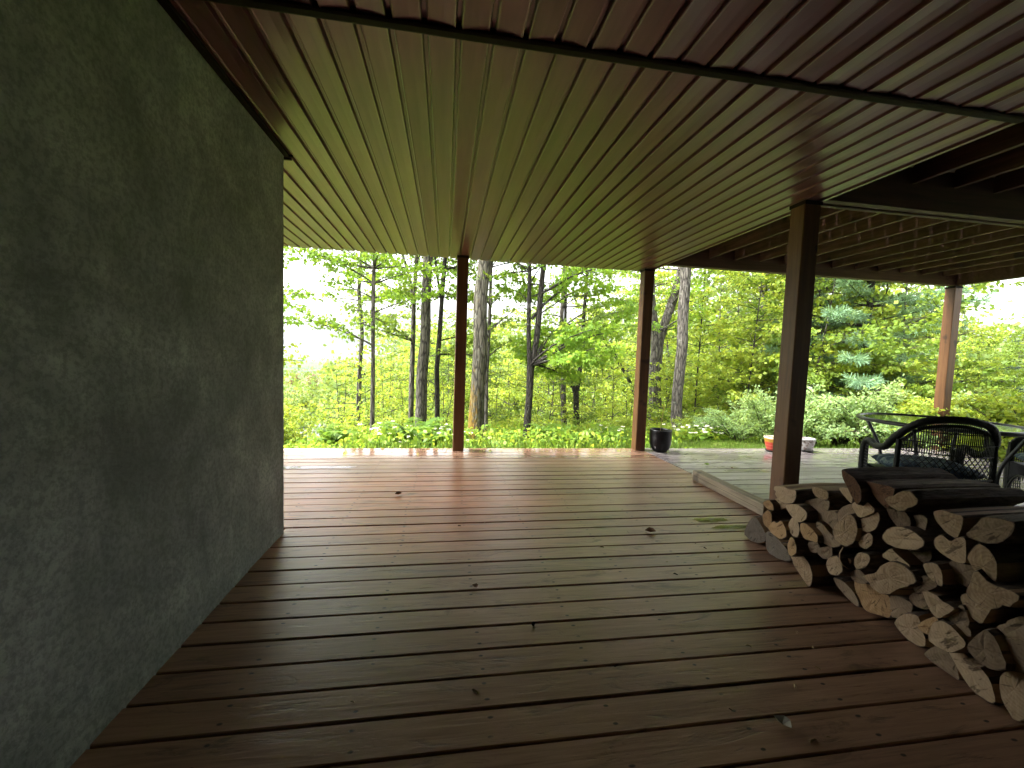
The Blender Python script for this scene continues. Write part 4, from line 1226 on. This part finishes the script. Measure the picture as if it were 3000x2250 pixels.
valley('bare_tree', 'grey half-bare tree with pale buds in the valley', -12.3, 66, 9.0, 2.6, M['leaf_pale'], 1500, .16)
valley('bare_tree', 'thin pale budding tree right of the valley poplar', -10.9, 72, 9.2, 2.6, M['leaf_pale'], 1400, .18)
valley('budding_tree', 'reddish budding tree far down the valley', -16.3, 92, 5.6, 2.8, M['leaf_red'], 1500, .28)
valley('budding_tree', 'rusty round tree low in the valley by the wall corner', -18.2, 110, 4.6, 3.2, M['leaf_red'], 1400, .34)
valley('round_tree', 'round green tree behind the pond', -17.2, 56, 4.2, 2.2, M['leaf_far'], 3600, .24)
valley('round_tree', 'pale green tree on the pond bank', -13.0, 48, 4.8, 2.3, M['leaf_far'], 3600, .22)
valley('round_tree', 'bushy green tree behind the slim dark trunk', -8.8, 50, 6.8, 3.0, M['leaf_far'], 4500, .26)

# the far wood reads as one mass
P = []
for q in range(2150):
    az = random.uniform(-42, 63); r = random.uniform(24, 58)
    x, y = at(az, r)
    if az < -9: top = 1.15 - r * random.uniform(.045, .075) * (1.0 if az < -13 else .75)
    elif az < 24: top = 1.0 + random.uniform(0, 2.6)
    elif az < 53: top = random.uniform(3.5, 9.0)
    else: top = random.uniform(1.5, 3.5)
    if -18.8 < az < -12.8 and r < 37: continue
    if math.hypot((x + 11.3) / 5.5, (y - 39) / 12) < 1: continue
    c = np.array([x, y, random.uniform(tz(x, y), top)])
    m = 100
    P.append(c[None] + rng.normal(size=(m, 3)) * np.array([1.0, 1.0, .6]))
P = np.concatenate(P)
lv = leaf_polys(P, rng.normal(size=P.shape), rng.uniform(.16, .36, len(P)), QUAD, .3)
tag(link('far_wood', poly_mesh('far_wood', lv, 4, M['leaf_far'])), 'bright green wall of woodland far behind the trunks', 'woodland', kind='stuff')

# ---------------------------------------------------------------- ground plants
n = 46000
gx = rng.uniform(-5, 16, n); gy = 5.25 + rng.random(n) ** 1.5 * 6.0
gx = np.where(rng.random(n) < .5, rng.uniform(2.4, 15, n), gx)
gz = np.array([tz(a, b_) for a, b_ in zip(gx, gy)])
P = np.stack([gx, gy, gz - .01], 1)
hgt = np.where((gx > 3.2) & (gy < 8.2), rng.uniform(.05, .13, n), rng.uniform(.10, .30, n))
keepg = (gx > 3.0) | (rng.random(n) < .45) | ((gy < 6.5) & (rng.random(n) < .7))
hgt = np.where((gx > -1.2) & (gx < 3.0) & (gy < 6.8), hgt * .9, hgt)
hgt = np.where(gx < -1.3, hgt * .45, hgt)
T = np.stack([rng.normal(size=n) * .35, rng.normal(size=n) * .35, np.ones(n)], 1)
BL = np.array([(-.03, 0), (.03, 0), (.022, .6), (0, 1), (-.022, .6)])
lv = leaf_polys(P[keepg], T[keepg], hgt[keepg], BL, .1)
tag(link('grass', poly_mesh('grass', lv, 5, M['grass'])), 'fresh green grass along the edge of the deck', 'grass', kind='stuff')
# leafy ground cover
n = 44000
gx = rng.uniform(-7, 17, n); gy = 5.5 + rng.random(n) ** 1.2 * 9
k = ~((gx > 3.6) & (gy < 7.6)); gx, gy = gx[k], gy[k]; n = len(gx)
gz = np.array([tz(a, b_) for a, b_ in zip(gx, gy)])
P = np.stack([gx, gy, gz + rng.random(n) ** 1.4 * np.where(gx < -1.3, .10, .30)], 1)
lv = leaf_polys(P, rng.normal(size=(n, 3)) + np.array([0, 0, .25]), rng.uniform(.04, .10, n), OVAL, .7)
hv = len(lv) // 2
tag(link('ground_cover', poly_mesh('ground_cover', lv[:hv], 6, M['leaf_yellow'])), 'low yellow-green leafy ground cover under the trees', 'ground cover', kind='stuff')
tag(link('ground_cover', poly_mesh('ground_cover', lv[hv:], 6, M['leaf_green'])), 'low darker green leafy ground cover under the trees', 'ground cover', kind='stuff')

def proto_fern(nf, L):
    st = MB(); P = []; T = []; S = []
    for k in range(nf):
        az = 6.283 * k / nf + random.uniform(-.3, .3)
        el = random.uniform(.95, 1.35); p = Vector((0, 0, 0)); d = Vector((math.cos(az) * math.cos(el), math.sin(az) * math.cos(el), math.sin(el)))
        ll = L * random.uniform(.7, 1.1); pts = [p]
        for i in range(14):
            p = p + d * (ll / 14); pts.append(p)
            d = (d + Vector((math.cos(az), math.sin(az), 0)) * .055 - Vector((0, 0, .06 + .012 * i * .6))).normalized()
        st.tube(pts, [.004 - .00024 * i for i in range(15)], 3, cap=False)
        for i in range(2, 28):
            t = i / 28 * 14; fi = min(13, int(t)); q = pts[fi].lerp(pts[fi + 1], t - fi)
            dd = (pts[fi + 1] - pts[fi]).normalized(); s = dd.cross(Vector((math.sin(az), -math.cos(az), 0)))
            side = Vector((-math.sin(az), math.cos(az), 0))
            w = math.sin(math.pi * min(1, (i / 28) ** .7 * .98)) * .30 * ll
            for sg in (1, -1):
                P.append(q); T.append(side * sg + dd * .35); S.append(max(.02, w))
    P = np.array([tuple(a) for a in P]); T = np.array([tuple(a) for a in T]); S = np.array(S)
    FR = np.array([(0, 0), (.10, .12), (.09, .6), (0, 1), (-.09, .6), (-.10, .12)])
    lv = leaf_polys(P, T, S, FR, 2.2)
    return st.mesh('stalks', M['fern']), poly_mesh('fronds', lv, 6, M['fern'])
ferns = [proto_fern(9, .62), proto_fern(7, .52), proto_fern(11, .55)]
def put2(proto, names, name, label, cat, group, x, y, s):
    o = empty(name, (x, y, tz(x, y) - .02), random.uniform(0, 6.28)); o.scale = (s, s, s)
    tag(o, label, cat, group)
    for nm, me in zip(names, proto): link(nm, me, o)['kind'] = 'stuff'
for i, (x, y, s) in enumerate([(-.42, 6.7, 1.0), (-.15, 6.4, .8), (-.75, 7.0, .85), (.15, 6.7, .7), (2.1, 6.6, .9), (2.55, 6.4, .95), (1.85, 7.0, .8), (2.95, 6.9, .8), (1.1, 6.6, .6), (-1.7, 6.9, .7), (-.9, 6.2, .55), (3.3, 6.5, .7)]):
    put2(ferns[i % 3], ('stalks', 'fronds'), 'fern', 'arching bright green fern growing at the deck edge', 'fern', 'ferns along the deck edge', x, y, s * 1.25)

def proto_flower(n):
    lf = []; P = []; T = []; S = []; PP = []; PT = []
    for k in range(n):
        x, y = random.gauss(0, .16), random.gauss(0, .13); h = random.uniform(.16, .34)
        for j in range(5):
            a = 6.283 * j / 5 + random.random(); P.append((x, y, h * random.uniform(.4, .85))); T.append((math.cos(a), math.sin(a), .15)); S.append(random.uniform(.08, .13))
        for j in range(6):
            a = 6.283 * j / 6; PP.append((x, y, h)); PT.append((math.cos(a), math.sin(a), .35))
    lv = leaf_polys(np.array(P), np.array(T), np.array(S), OVAL, 1.5)
    pv = leaf_polys(np.array(PP), np.array(PT), np.full(len(PP), .045), np.array([(0, 0), (.4, .4), (.25, .9), (0, 1), (-.25, .9), (-.4, .4)]), 1.0)
    return poly_mesh('leaves', lv, 6, M['leaf_green']), poly_mesh('petals', pv, 6, M['petal'])
fl = [proto_flower(12), proto_flower(9)]
for i, (x, y, s) in enumerate([(-1.05, 7.1, 1.0), (-.6, 6.5, .8), (.0, 6.9, 1.0), (.2, 6.35, .9), (.05, 7.3, .9), (2.9, 7.3, 1.0), (3.2, 7.6, 1.0), (4.9, 7.7, 1.1), (5.3, 7.9, 1.1), (5.7, 8.1, 1.1), (6.2, 8.4, 1.1), (6.9, 8.6, 1.1), (5.0, 8.4, 1.0), (-.85, 7.6, 1.0)]):
    put2(fl[i % 2], ('leaves', 'petals'), 'white_flower', 'clump of small white woodland flowers among the green', 'flower', 'white flowers in the undergrowth', x, y, s)

# ---------------------------------------------------------------- firewood stack: every log a thing
CUTS = {'p': ('pale', 'cut_p'), 'o': ('orange-tan', 'cut_o'), 'd': ('dull tan', 'cut_d'), 'g': ('weathered grey', 'cut_g'), 'r': ('red-brown', 'cut_r')}
def chaikin(P, w=.19):
    out = []
    for i in range(len(P)):
        a, b_ = P[i], P[(i + 1) % len(P)]
        out.append((a[0] * (1 - w) + b_[0] * w, a[1] * (1 - w) + b_[1] * w))
        out.append((a[0] * w + b_[0] * (1 - w), a[1] * w + b_[1] * (1 - w)))
    return out
def firewood(i, kind, x0, poly, length=None, tilt=None, grow_=1.22):
    if kind == 'g': grow_ = 1.04
    area = sum(poly[k][0] * poly[(k + 1) % len(poly)][1] - poly[(k + 1) % len(poly)][0] * poly[k][1] for k in range(len(poly)))
    if area < 0: poly = poly[::-1]
    cy_ = sum(p[0] for p in poly) / len(poly); cz = sum(p[1] for p in poly) / len(poly)
    zmin = min(p[1] for p in poly); zmax = max(p[1] for p in poly)
    w = max(p[0] for p in poly) - min(p[0] for p in poly); h = zmax - zmin
    Q = chaikin([((a - cy_) * grow_, (b_ - cz) * grow_) for a, b_ in poly])
    if cz + min(b_ for _, b_ in Q) < .004: cz = .004 - min(b_ for _, b_ in Q)
    Q2 = []
    for k in range(len(Q)):       # ragged outline
        a, b_ = Q[k], Q[(k + 1) % len(Q)]
        Q2.append(a)
        if math.dist(a, b_) > .045:
            for t in (.33, .66): Q2.append((a[0] + (b_[0] - a[0]) * t + random.gauss(0, .0022), a[1] + (b_[1] - a[1]) * t + random.gauss(0, .0022)))
    n0 = len(Q)
    Q = Q2
    n = len(Q)
    L = length or random.uniform(.36, .44)
    dy, dz = tilt or (random.uniform(-.05, .05), random.uniform(-.02, .03))
    rings = []
    for q, (t, sc) in enumerate(((0, 1.0), (.05, 1.07), (.35, 1.13), (.7, 1.10), (1.0, .98))):
        ring = []
        for k, (a, b_) in enumerate(Q):
            e = 1 + (0.05 * noise.noise((i * 3.1 + a * 20, b_ * 20, t * 3)) if q else 0)
            lz = b_ * sc * e + dz * t * L
            if cz + lz < 0.004: lz = 0.004 - cz
            ring.append((t * L, a * sc * e + dy * t * L, lz))
        rings.append(ring)
    o = empty('firewood_log', (x0, cy_, cz))
    mx = max(w, h)
    # straight stretches are split faces, the round back keeps its bark
    is_split = []
    for k in range(n):
        a, b_, c, d = Q[k - 1], Q[k], Q[(k + 1) % n], Q[(k + 2) % n]
        dirs = [math.atan2(q[1] - p[1], q[0] - p[0]) for p, q in ((a, b_), (b_, c), (c, d))]
        tn = [abs((dirs[1] - dirs[0] + math.pi) % (2 * math.pi) - math.pi), abs((dirs[2] - dirs[1] + math.pi) % (2 * math.pi) - math.pi)]
        is_split.append(math.dist(b_, c) > .012 and min(tn) < .22)
    if max(p[1] for p in poly) > .645: is_split = [False] * n
    inset = [.955 if not (is_split[k] or is_split[k - 1]) else .993 for k in range(n)]
    sp, bk = MB(), MB()
    flat = [p for r in rings for p in r]
    for k in range(n):
        k2 = (k + 1) % n
        tgt = sp if is_split[k] else bk
        vs = []
        for r in rings: vs += [r[k], r[k2]]
        tgt.add(vs, [(2 * j, 2 * j + 2, 2 * j + 3, 2 * j + 1) for j in range(len(rings) - 1)])
    sp.add(rings[-1], [tuple(range(n))])
    face = [(0.0, a * inset[k], b_ * inset[k]) for k, (_, a, b_) in enumerate(rings[0])]
    bk.add([p for k in range(n) for p in (face[k], rings[0][k])], [(2 * k, 2 * ((k + 1) % n), 2 * ((k + 1) % n) + 1, 2 * k + 1) for k in range(n)])
    # flat sawn end with a slightly uneven face
    ce = MB(); ctr = (0.004 * random.uniform(-1, 1), 0, 0)
    vs = [ctr] + [(0.003 * random.uniform(-1, .3), a * .55, b_ * .55) for _, a, b_ in rings[0]] + face
    fs = []
    for k in range(n):
        k2 = (k + 1) % n
        fs.append((0, 1 + k2, 1 + k)); fs.append((1 + k, 1 + k2, 1 + n + k2, 1 + n + k))
    ce.add(vs, fs)
    sp.build('split_face', M['split'], o)
    if bk.v: bk.build('bark', M['log_bark'], o)
    ce.build('cut_end', M[CUTS[kind][1]], o)
    shape = 'half-round' if n0 >= 18 else 'wedge' if n0 <= 12 else 'quartered'
    size = 'large' if mx > .125 else 'small' if mx < .085 else 'medium'
    row = 'bottom' if zmin < .1 else 'second' if cz < .24 else 'third' if cz < .36 else 'fourth' if cz < .48 else 'upper'
    end = 'by the big post' if cy_ > 1.85 else 'towards the big post' if cy_ > 1.6 else 'mid-stack' if cy_ > 1.3 else 'at the far end from the post'
    tag(o, '%s %s log, %s end, %s row, %s' % (size, shape, CUTS[kind][0], row, end), 'firewood', 'split logs in the firewood stack')
    return o
for i, (kind, x0, poly) in enumerate(LOGS):
    top = max(p[1] for p in poly)
    if top > .655:   # the long logs lying on top
        firewood(i, kind, x0, poly, .56, (.02, .0))
    else:
        firewood(i, kind, x0, poly)
# the stack goes on past the edge of the picture
for i, (yy, zz, r, kd) in enumerate([(.94, .07, .07, 'p'), (.93, .21, .07, 'd'), (.95, .34, .06, 'p'), (.96, .46, .06, 'd'), (.97, .57, .06, 'd'), (.80, .07, .07, 'd'), (.80, .21, .07, 'p'), (.81, .34, .06, 'd'), (.83, .46, .06, 'p'), (.84, .57, .055, 'd')]):
    m = 9
    poly = [(yy + r * math.cos(6.283 * k / m) * random.uniform(.85, 1.05), max(.004, zz + r * math.sin(6.283 * k / m) * random.uniform(.85, 1.05))) for k in range(m)]
    firewood(100 + i, kd, 1.90, poly)
# second row of the stack behind the first, showing dark in the gaps
k = 0
yy = .92
while yy < 2.1:
    zz = .065
    top = .55 - max(0, yy - 1.6) * .38
    while zz < top:
        m = 8; r = .068
        poly = [(yy + r * math.cos(6.283 * q / m + .3) * random.uniform(.9, 1.05), max(.004, zz + r * math.sin(6.283 * q / m + .3) * random.uniform(.9, 1.05))) for q in range(m)]
        tag(firewood(200 + k, 'd', 2.36, poly, .20), 'log in the hidden rear row of the firewood stack', None, 'split logs in the rear row')
        zz += .132; k += 1
    yy += .132

# peeled sliver of wood curling out of the stack
mb = MB(); mb.tube([(1.80, 1.60, .34), (1.79, 1.604, .31), (1.785, 1.598, .285), (1.79, 1.588, .265), (1.81, 1.575, .25)], [.002, .003, .003, .003, .001], 5)
tag(mb.build('wood_sliver', M['chip']), 'pale curled sliver of wood sticking out of the firewood', 'splinter')

# ---------------------------------------------------------------- timber lying along the seam
t_o = tag(empty('timber_beam', (2.475, 3.75, 0)), 'pale weathered timber lying along the deck seam behind the big post', 'timber')
mb = MB(); mb.box(-.048, .048, -.96, 0, .004, .098); mb.build('beam', M['timber'], t_o, bevel=.006)
mb = MB(); mb.add([(-.0485, -.02, .052), (-.0485, -.9, .050), (-.0485, -.9, .053), (-.0485, -.02, .0545)], [(0, 1, 2, 3)]); mb.build('drying_crack', M['bark_crumb'], t_o)
t_o.rotation_euler = (0, 0, math.radians(-1.2))

# ---------------------------------------------------------------- pots
def pot(name, label, loc, prof, mat, soil_r, soil_z, saucer=None, loc_rim=None):
    o = empty(name, loc); tag(o, label, 'plant pot')
    mb = MB(); mb.lathe(prof, 40); mb.build('bowl', mat, o, smooth=True)
    mb = MB(); mb.lathe([(0.0, soil_z), (soil_r * .6, soil_z + .006), (soil_r, soil_z)], 32); mb.build('soil', M['soil'], o)
    if saucer:
        mb = MB(); mb.lathe([(0, .004), (saucer, .004), (saucer + .012, .022), (saucer + .004, .022), (saucer - .006, .010), (0, .010)], 36); mb.build('saucer', M['saucer'], o, smooth=True)
    return o
p = pot('plant_pot', 'glossy black round-bottomed pot with a bare stem by the post', (2.745, 4.985, 0), [(.0, .004), (.072, .004), (.088, .012), (.116, .05), (.133, .11), (.138, .18), (.137, .262), (.138, .266), (.138, .285), (.128, .288), (.122, .262), (.120, .22)], M['black_pot'], .121, .225)
mb = MB(); mb.tube([(-.01, 0, .22), (.0, .0, .36), (.012, 0, .48), (.03, 0, .60)], [.005, .0045, .004, .003], 6); mb.build('dry_stem', M['stem'], p)
pot('plant_pot', 'red and yellow striped glazed pot on a dark saucer', (4.385, 4.985, 0), [(.0, .012), (.078, .012), (.086, .03), (.108, .12), (.118, .165), (.122, .168), (.122, .198), (.112, .200), (.108, .17)], M['red_pot'], .108, .172, .092)
pot('plant_pot', 'white flower-patterned pot on a dark saucer behind the big post', (4.875, 4.985, 0), [(.0, .012), (.07, .012), (.08, .03), (.098, .11), (.106, .155), (.112, .158), (.112, .180), (.102, .182), (.098, .15)], M['white_pot'], .098, .155, .088)

# ---------------------------------------------------------------- wicker chairs, local frame: +y is where the sitter looks
def bez(pts, n=8):
    """Catmull-Rom through the points"""
    P = [Vector(p) for p in pts]; out = []
    for i in range(len(P) - 1):
        p0, p1, p2, p3 = P[max(0, i - 1)], P[i], P[i + 1], P[min(len(P) - 1, i + 2)]
        for k in range(n):
            t = k / n
            out.append(0.5 * ((2 * p1) + (p2 - p0) * t + (2 * p0 - 5 * p1 + 4 * p2 - p3) * t * t + (3 * p1 - p0 - 3 * p2 + p3) * t ** 3))
    out.append(P[-1]); return out
def braid(mb, pts, r, turns=140, n=7):
    """a wrapped wicker roll: a tube with a ridged wrap"""
    P = bez(pts, 10); L = len(P)
    mb.tube(P, [r * (1 + .10 * (i % 2)) for i in range(L)], n)
half = [(-.315, .275, .02), (-.33, .28, .30), (-.335, .265, .55), (-.325, .20, .615), (-.325, .06, .595), (-.32, -.08, .615), (-.30, -.20, .72), (-.22, -.295, .835), (-.11, -.335, .875)]
full = half + [(0, -.345, .885)] + [(-x, y, z) for x, y, z in reversed(half)]
def back_curve(u):
    """u -1..1 across the back: x, y of the back surface"""
    return .30 * u, -.335 + .12 * abs(u) ** 2.4
def rim_z(u):
    return .872 - .20 * abs(u) ** 3.2
def wicker_chair():
    o = empty('wicker_chair')
    mb = MB(); braid(mb, full, .027); mb.build('rolled_rim', M['wicker'], o, smooth=True)
    inner = [(x * .86, y + .012, .42 + (z - .42) * .90) for x, y, z in full if z > .62]
    mb = MB(); braid(mb, inner, .013); mb.build('inner_arch', M['wicker'], o, smooth=True)
    # back: close-set upright canes above, open diamond lattice below, canes again at the seat
    mb = MB()
    for k in range(45):
        u = -0.93 + 1.86 * k / 44
        x, y = back_curve(u)
        mb.tube([(x, y, .62), (x, y - .004, .5 * (.62 + rim_z(u))), (x * 1.0, y, rim_z(u) - .01)], .0038, 4, cap=False)
    for z in (.62, .70, .78):
        mb.tube([(back_curve(u)[0], back_curve(u)[1] - .003, z) for u in np.linspace(-.95, .95, 16)], .004, 4)
    for k in range(34):
        u = -0.95 + 1.9 * k / 33
        x, y = back_curve(u)
        mb.tube([(x, y, .20), (x, y, .45)], .0042, 4, cap=False)
    for z in (.22, .30, .45):
        mb.tube([(back_curve(u)[0], back_curve(u)[1] - .003, z) for u in np.linspace(-.97, .97, 16)], .008, 5)
    mb.build('back_canes', M['wicker'], o)
    mb = MB(); nd = 15
    for k in range(-5, nd + 5):
        for sg in (1, -1):
            u0 = -0.95 + 1.9 * k / nd; u1 = u0 + sg * .42
            pts = []
            for t in np.linspace(0, 1, 6):
                u = u0 + (u1 - u0) * t
                if -.97 <= u <= .97:
                    x, y = back_curve(u); pts.append((x, y, .45 + .17 * t))
            if len(pts) > 1: mb.tube(pts, .0032, 4, cap=False)
    mb.build('back_lattice', M['wicker'], o)
    # back posts
    for sx in (-1, 1):
        x, y = back_curve(sx * .98)
        mb = MB(); braid(mb, [(x * 1.0, y - .02, .01), (x, y, .2), (x, y, .45), (x * .98, y, .70)], .019); mb.build('back_post', M['wicker'], o, smooth=True)
    # sides and apron
    for sx in (-1, 1):
        mb = MB()
        for k in range(7):
            y = .19 + .085 * k / 6
            mb.tube([(sx * .330, y, .05), (sx * .330, y, .60)], .004, 4, cap=False)
        for k in range(20):
            z = .08 + .026 * k
            mb.tube([(sx * .331, .185, z), (sx * .331, .28, z)], .0035, 4)
        mb.tube([(sx * .32, -.20, .37), (sx * .32, .28, .37)], .012, 6)
        for k in range(20):
            y = -.20 + .40 * k / 19
            mb.tube([(sx * .322, y, .22), (sx * .322, y, .37)], .0045, 4, cap=False)
        mb.build('arm_panel', M['wicker'], o)
        mb = MB()
        for k in range(3):
            mb.tube([(sx * (.30 + .014 * k), .285, .03), (sx * (.30 + .014 * k), .292, .58)], .008, 5)
        mb.build('front_leg', M['wicker'], o)
    mb = MB()
    for k in range(44):
        x = -.30 + .6 * k / 43; zb = .20 + .10 * (1 - (abs(x) / .30) ** 3)
        mb.tube([(x, .285, zb), (x, .285, .40)], .0055, 4, cap=False)
    mb.tube(bez([(-.30, .285, .06), (-.27, .285, .18), (-.15, .285, .285), (0, .285, .30), (.15, .285, .285), (.27, .285, .18), (.30, .285, .06)], 6), .011, 6)
    mb.build('apron', M['wicker'], o)
    mb = MB(); mb.box(-.30, .30, -.22, .28, .375, .40); mb.build('seat', M['wicker'], o, bevel=.006)
    # plump cushion
    mb = MB(); N = 22; vs = []; fs = []
    for side in (1, -1):
        for j in range(N + 1):
            for i in range(N + 1):
                u, v = -1 + 2 * i / N, -1 + 2 * j / N
                bul = (max(0, 1 - abs(u) ** 3.5) * max(0, 1 - abs(v) ** 3.5)) ** .5
                bx_ = .29 * u * (1 - .06 * v * v); by_ = .035 + .265 * v * (1 - .05 * u * u)
                vs.append((bx_, by_, .465 + side * (.058 * bul) + .006 * noise.noise((u * 2, v * 2, side))))
    for s_ in range(2):
        b0 = s_ * (N + 1) ** 2
        for j in range(N):
            for i in range(N):
                a = b0 + j * (N + 1) + i
                fs.append((a, a + 1, a + N + 2, a + N + 1) if s_ == 0 else (a, a + N + 1, a + N + 2, a + 1))
    mb.add(vs, fs); c = mb.build('cushion', M['cushion'], o, smooth=True)
    mb = MB(); ring = [(.29 * math.copysign(min(1, abs(1.25 * math.cos(w))), math.cos(w)) * .97, .035 + .265 * math.copysign(min(1, abs(1.25 * math.sin(w))), math.sin(w)) * .97, .466) for w in np.linspace(0, 6.2832, 49)]
    mb.tube(ring, .006, 5); mb.build('piping', M['cushion'], c)
    return o
ch = wicker_chair()
def place(o, x, y, az, label):
    o.location = (x, y, 0.003); o.rotation_euler = (0, 0, -math.radians(az)); o.scale = (.9, .9, .93)
    tag(o, label, 'chair', 'wicker chairs round the glass table')
place(ch, 3.57, 2.585, 29, 'dark wicker armchair with its woven back turned to the firewood')
place(copy_tree(ch), 5.03, 2.60, -52, 'dark wicker armchair at the right of the glass table, leg and cushion showing')

# ---------------------------------------------------------------- glass table
tb = tag(empty('glass_table', (4.25, 3.02, 0)), 'round glass-topped table with black metal rim and legs', 'table')
R = .54
mb = MB(); mb.lathe([(0, .700), (R - .012, .700), (R - .012, .708), (0, .708)], 64); mb.build('glass_top', M['glass'], tb, smooth=False)
mb = MB(); mb.tube([(R * math.cos(w), R * math.sin(w), .702) for w in np.linspace(0, 2 * math.pi, 73)], .017, 8, cap=False); mb.build('rim', M['table_metal'], tb, smooth=True)
for k in range(4):
    a = math.radians(20 + 90 * k)
    c_, s_ = math.cos(a), math.sin(a)
    mb = MB(); mb.tube(bez([(R * .97 * c_, R * .97 * s_, .69), (R * .88 * c_, R * .88 * s_, .60), (R * .72 * c_, R * .72 * s_, .40), (R * .70 * c_, R * .70 * s_, .2), (R * .82 * c_, R * .82 * s_, .006)], 6), .014, 8); mb.build('leg', M['table_metal'], tb, smooth=True)
mb = MB(); mb.tube([(R * .70 * math.cos(w), R * .70 * math.sin(w), .26) for w in np.linspace(0, 2 * math.pi, 49)], .009, 6, cap=False); mb.build('brace_ring', M['table_metal'], tb, smooth=True)

# ---------------------------------------------------------------- small things on the deck
def puddle(name, label, cx, cy_, a, b_, rot, seed):
    mb = MB(); vs = [(0, 0, .0022)]; m = 48
    for k in range(m):
        w = 6.2832 * k / m
        r = 1 + .30 * noise.noise((math.cos(w) * 1.7 + seed, math.sin(w) * 1.7, 0)) + .12 * noise.noise((math.cos(w) * 6 + seed, math.sin(w) * 6, 0))
        vs.append((a * r * math.cos(w), b_ * r * math.sin(w), .0022))
    mb.add(vs, [(0, 1 + k, 1 + (k + 1) % m) for k in range(m)])
    o = mb.build(name, M['puddle'], None, loc=(cx, cy_, 0)); o.rotation_euler = (0, 0, rot)
    return tag(o, label, 'puddle', 'puddles on the deck')
BR = lambda y: Y0 + round((y - Y0 - .07) / BOARD) * BOARD + .07
puddle('puddle', 'thin puddle mirroring the leaves, beside the timber', 1.95, BR(2.755), .135, .040, 0, 1)
puddle('puddle', 'thin puddle mirroring the leaves, by the foot of the firewood', 2.03, BR(2.615), .14, .036, 0, 5)
puddle('puddle', 'long bright rain puddle by the stucco wall corner', -1.45, BR(4.25), .62, .045, 0, 9)

def dead_leaf(x, y, s, mat, label, rz, curl=.5, SH=OVAL * np.array([1.5, 1])):
    mb = MB(); vs = []; fs = []
    m = len(SH)
    V = [(a * s, (b_ - .5) * s, .006 + curl * s * (abs(a) ** 1.5 + .25 * (b_ - .5) ** 2) + .004 * random.random()) for a, b_ in SH]
    V.append((0, 0, .004))
    mb.add(V, [(m, k, (k + 1) % m) for k in range(m)])
    o = mb.build('dead_leaf', mat, None, loc=(x, y, 0)); o.rotation_euler = (0, 0, rz)
    return tag(o, label, 'leaf')
dead_leaf(1.39, 2.585, .075, M['dead_leaf'], 'dark curled dead leaf on the boards before the puddles', 1.2, .9)
dead_leaf(1.095, 1.123, .055, M['pale_leaf'], 'pale grey curled leaf alone on the near boards', .4, 1.0)
dead_leaf(-.35, 3.45, .06, M['dead_leaf'], 'small brown dead leaf on the bright boards by the wall', 2.0, 1.0)
dead_leaf(.17, 2.02, .04, M['dead_leaf'], 'tiny dark dead leaf in the middle of the deck', 0.6, 1.0)
dead_leaf(2.95, 4.3, .06, M['leaf_green'], 'small green leaf fallen on the grey boards near the seam', 0.9, .9)
dead_leaf(3.15, 4.15, .035, M['dead_leaf'], 'small brown leaf scrap on the grey boards', 2.9, .9)
mb = MB(); mb.lathe([(0, 0), (.006, .002), (.008, .008), (.006, .014), (0, .016)], 12)
tag(mb.build('acorn', M['bark_crumb'], None, True, loc=(.40, 1.70, .001)), 'small round dark acorn on the near boards', 'acorn')
random.seed(5)
for k in range(26):
    x = random.uniform(-.3, 1.75); y = random.uniform(.95, 2.9)
    if k > 15: x = random.uniform(1.2, 1.78); y = random.uniform(1.0, 2.4)
    l = random.uniform(.006, .016); pale = k % 3 != 0
    mb = MB(); mb.add([(-l, -l * .3, .001), (l, -l * .2, .001), (l * .7, l * .35, .001), (-l * .8, l * .25, .001), (-l * .5, 0, l * .4), (l * .5, .0, l * .35)], [(0, 1, 5, 4), (1, 2, 5), (2, 3, 4, 5), (3, 0, 4)])
    o = mb.build('wood_chip', M['chip'] if pale else M['bark_crumb'], None, loc=(x, y, .002)); o.rotation_euler = (0, 0, random.uniform(0, 6.28))
    tag(o, 'tiny pale wood chip scattered on the deck boards' if pale else 'tiny dark bark crumb scattered on the deck boards', 'wood chip', 'wood chips on the deck' if pale else 'bark crumbs on the deck')

# ---------------------------------------------------------------- the hazy air
HAZE = 0.00005
hz = NT('hazy_air')
pv = hz.n('VolumePrincipled')
pv.inputs['Color'].default_value = (0.80, 0.89, 1.0, 1)
pv.inputs['Density'].default_value = HAZE
hz.l(pv.outputs[0], hz.out.inputs['Volume'])
if USE_HAZE:
    mb = MB(); mb.box(-6600, 6600, -700, 7300, -260, 60)
    tag(mb.build('haze', hz.mat), 'pale haze hanging in the valley air', 'haze', kind='stuff')
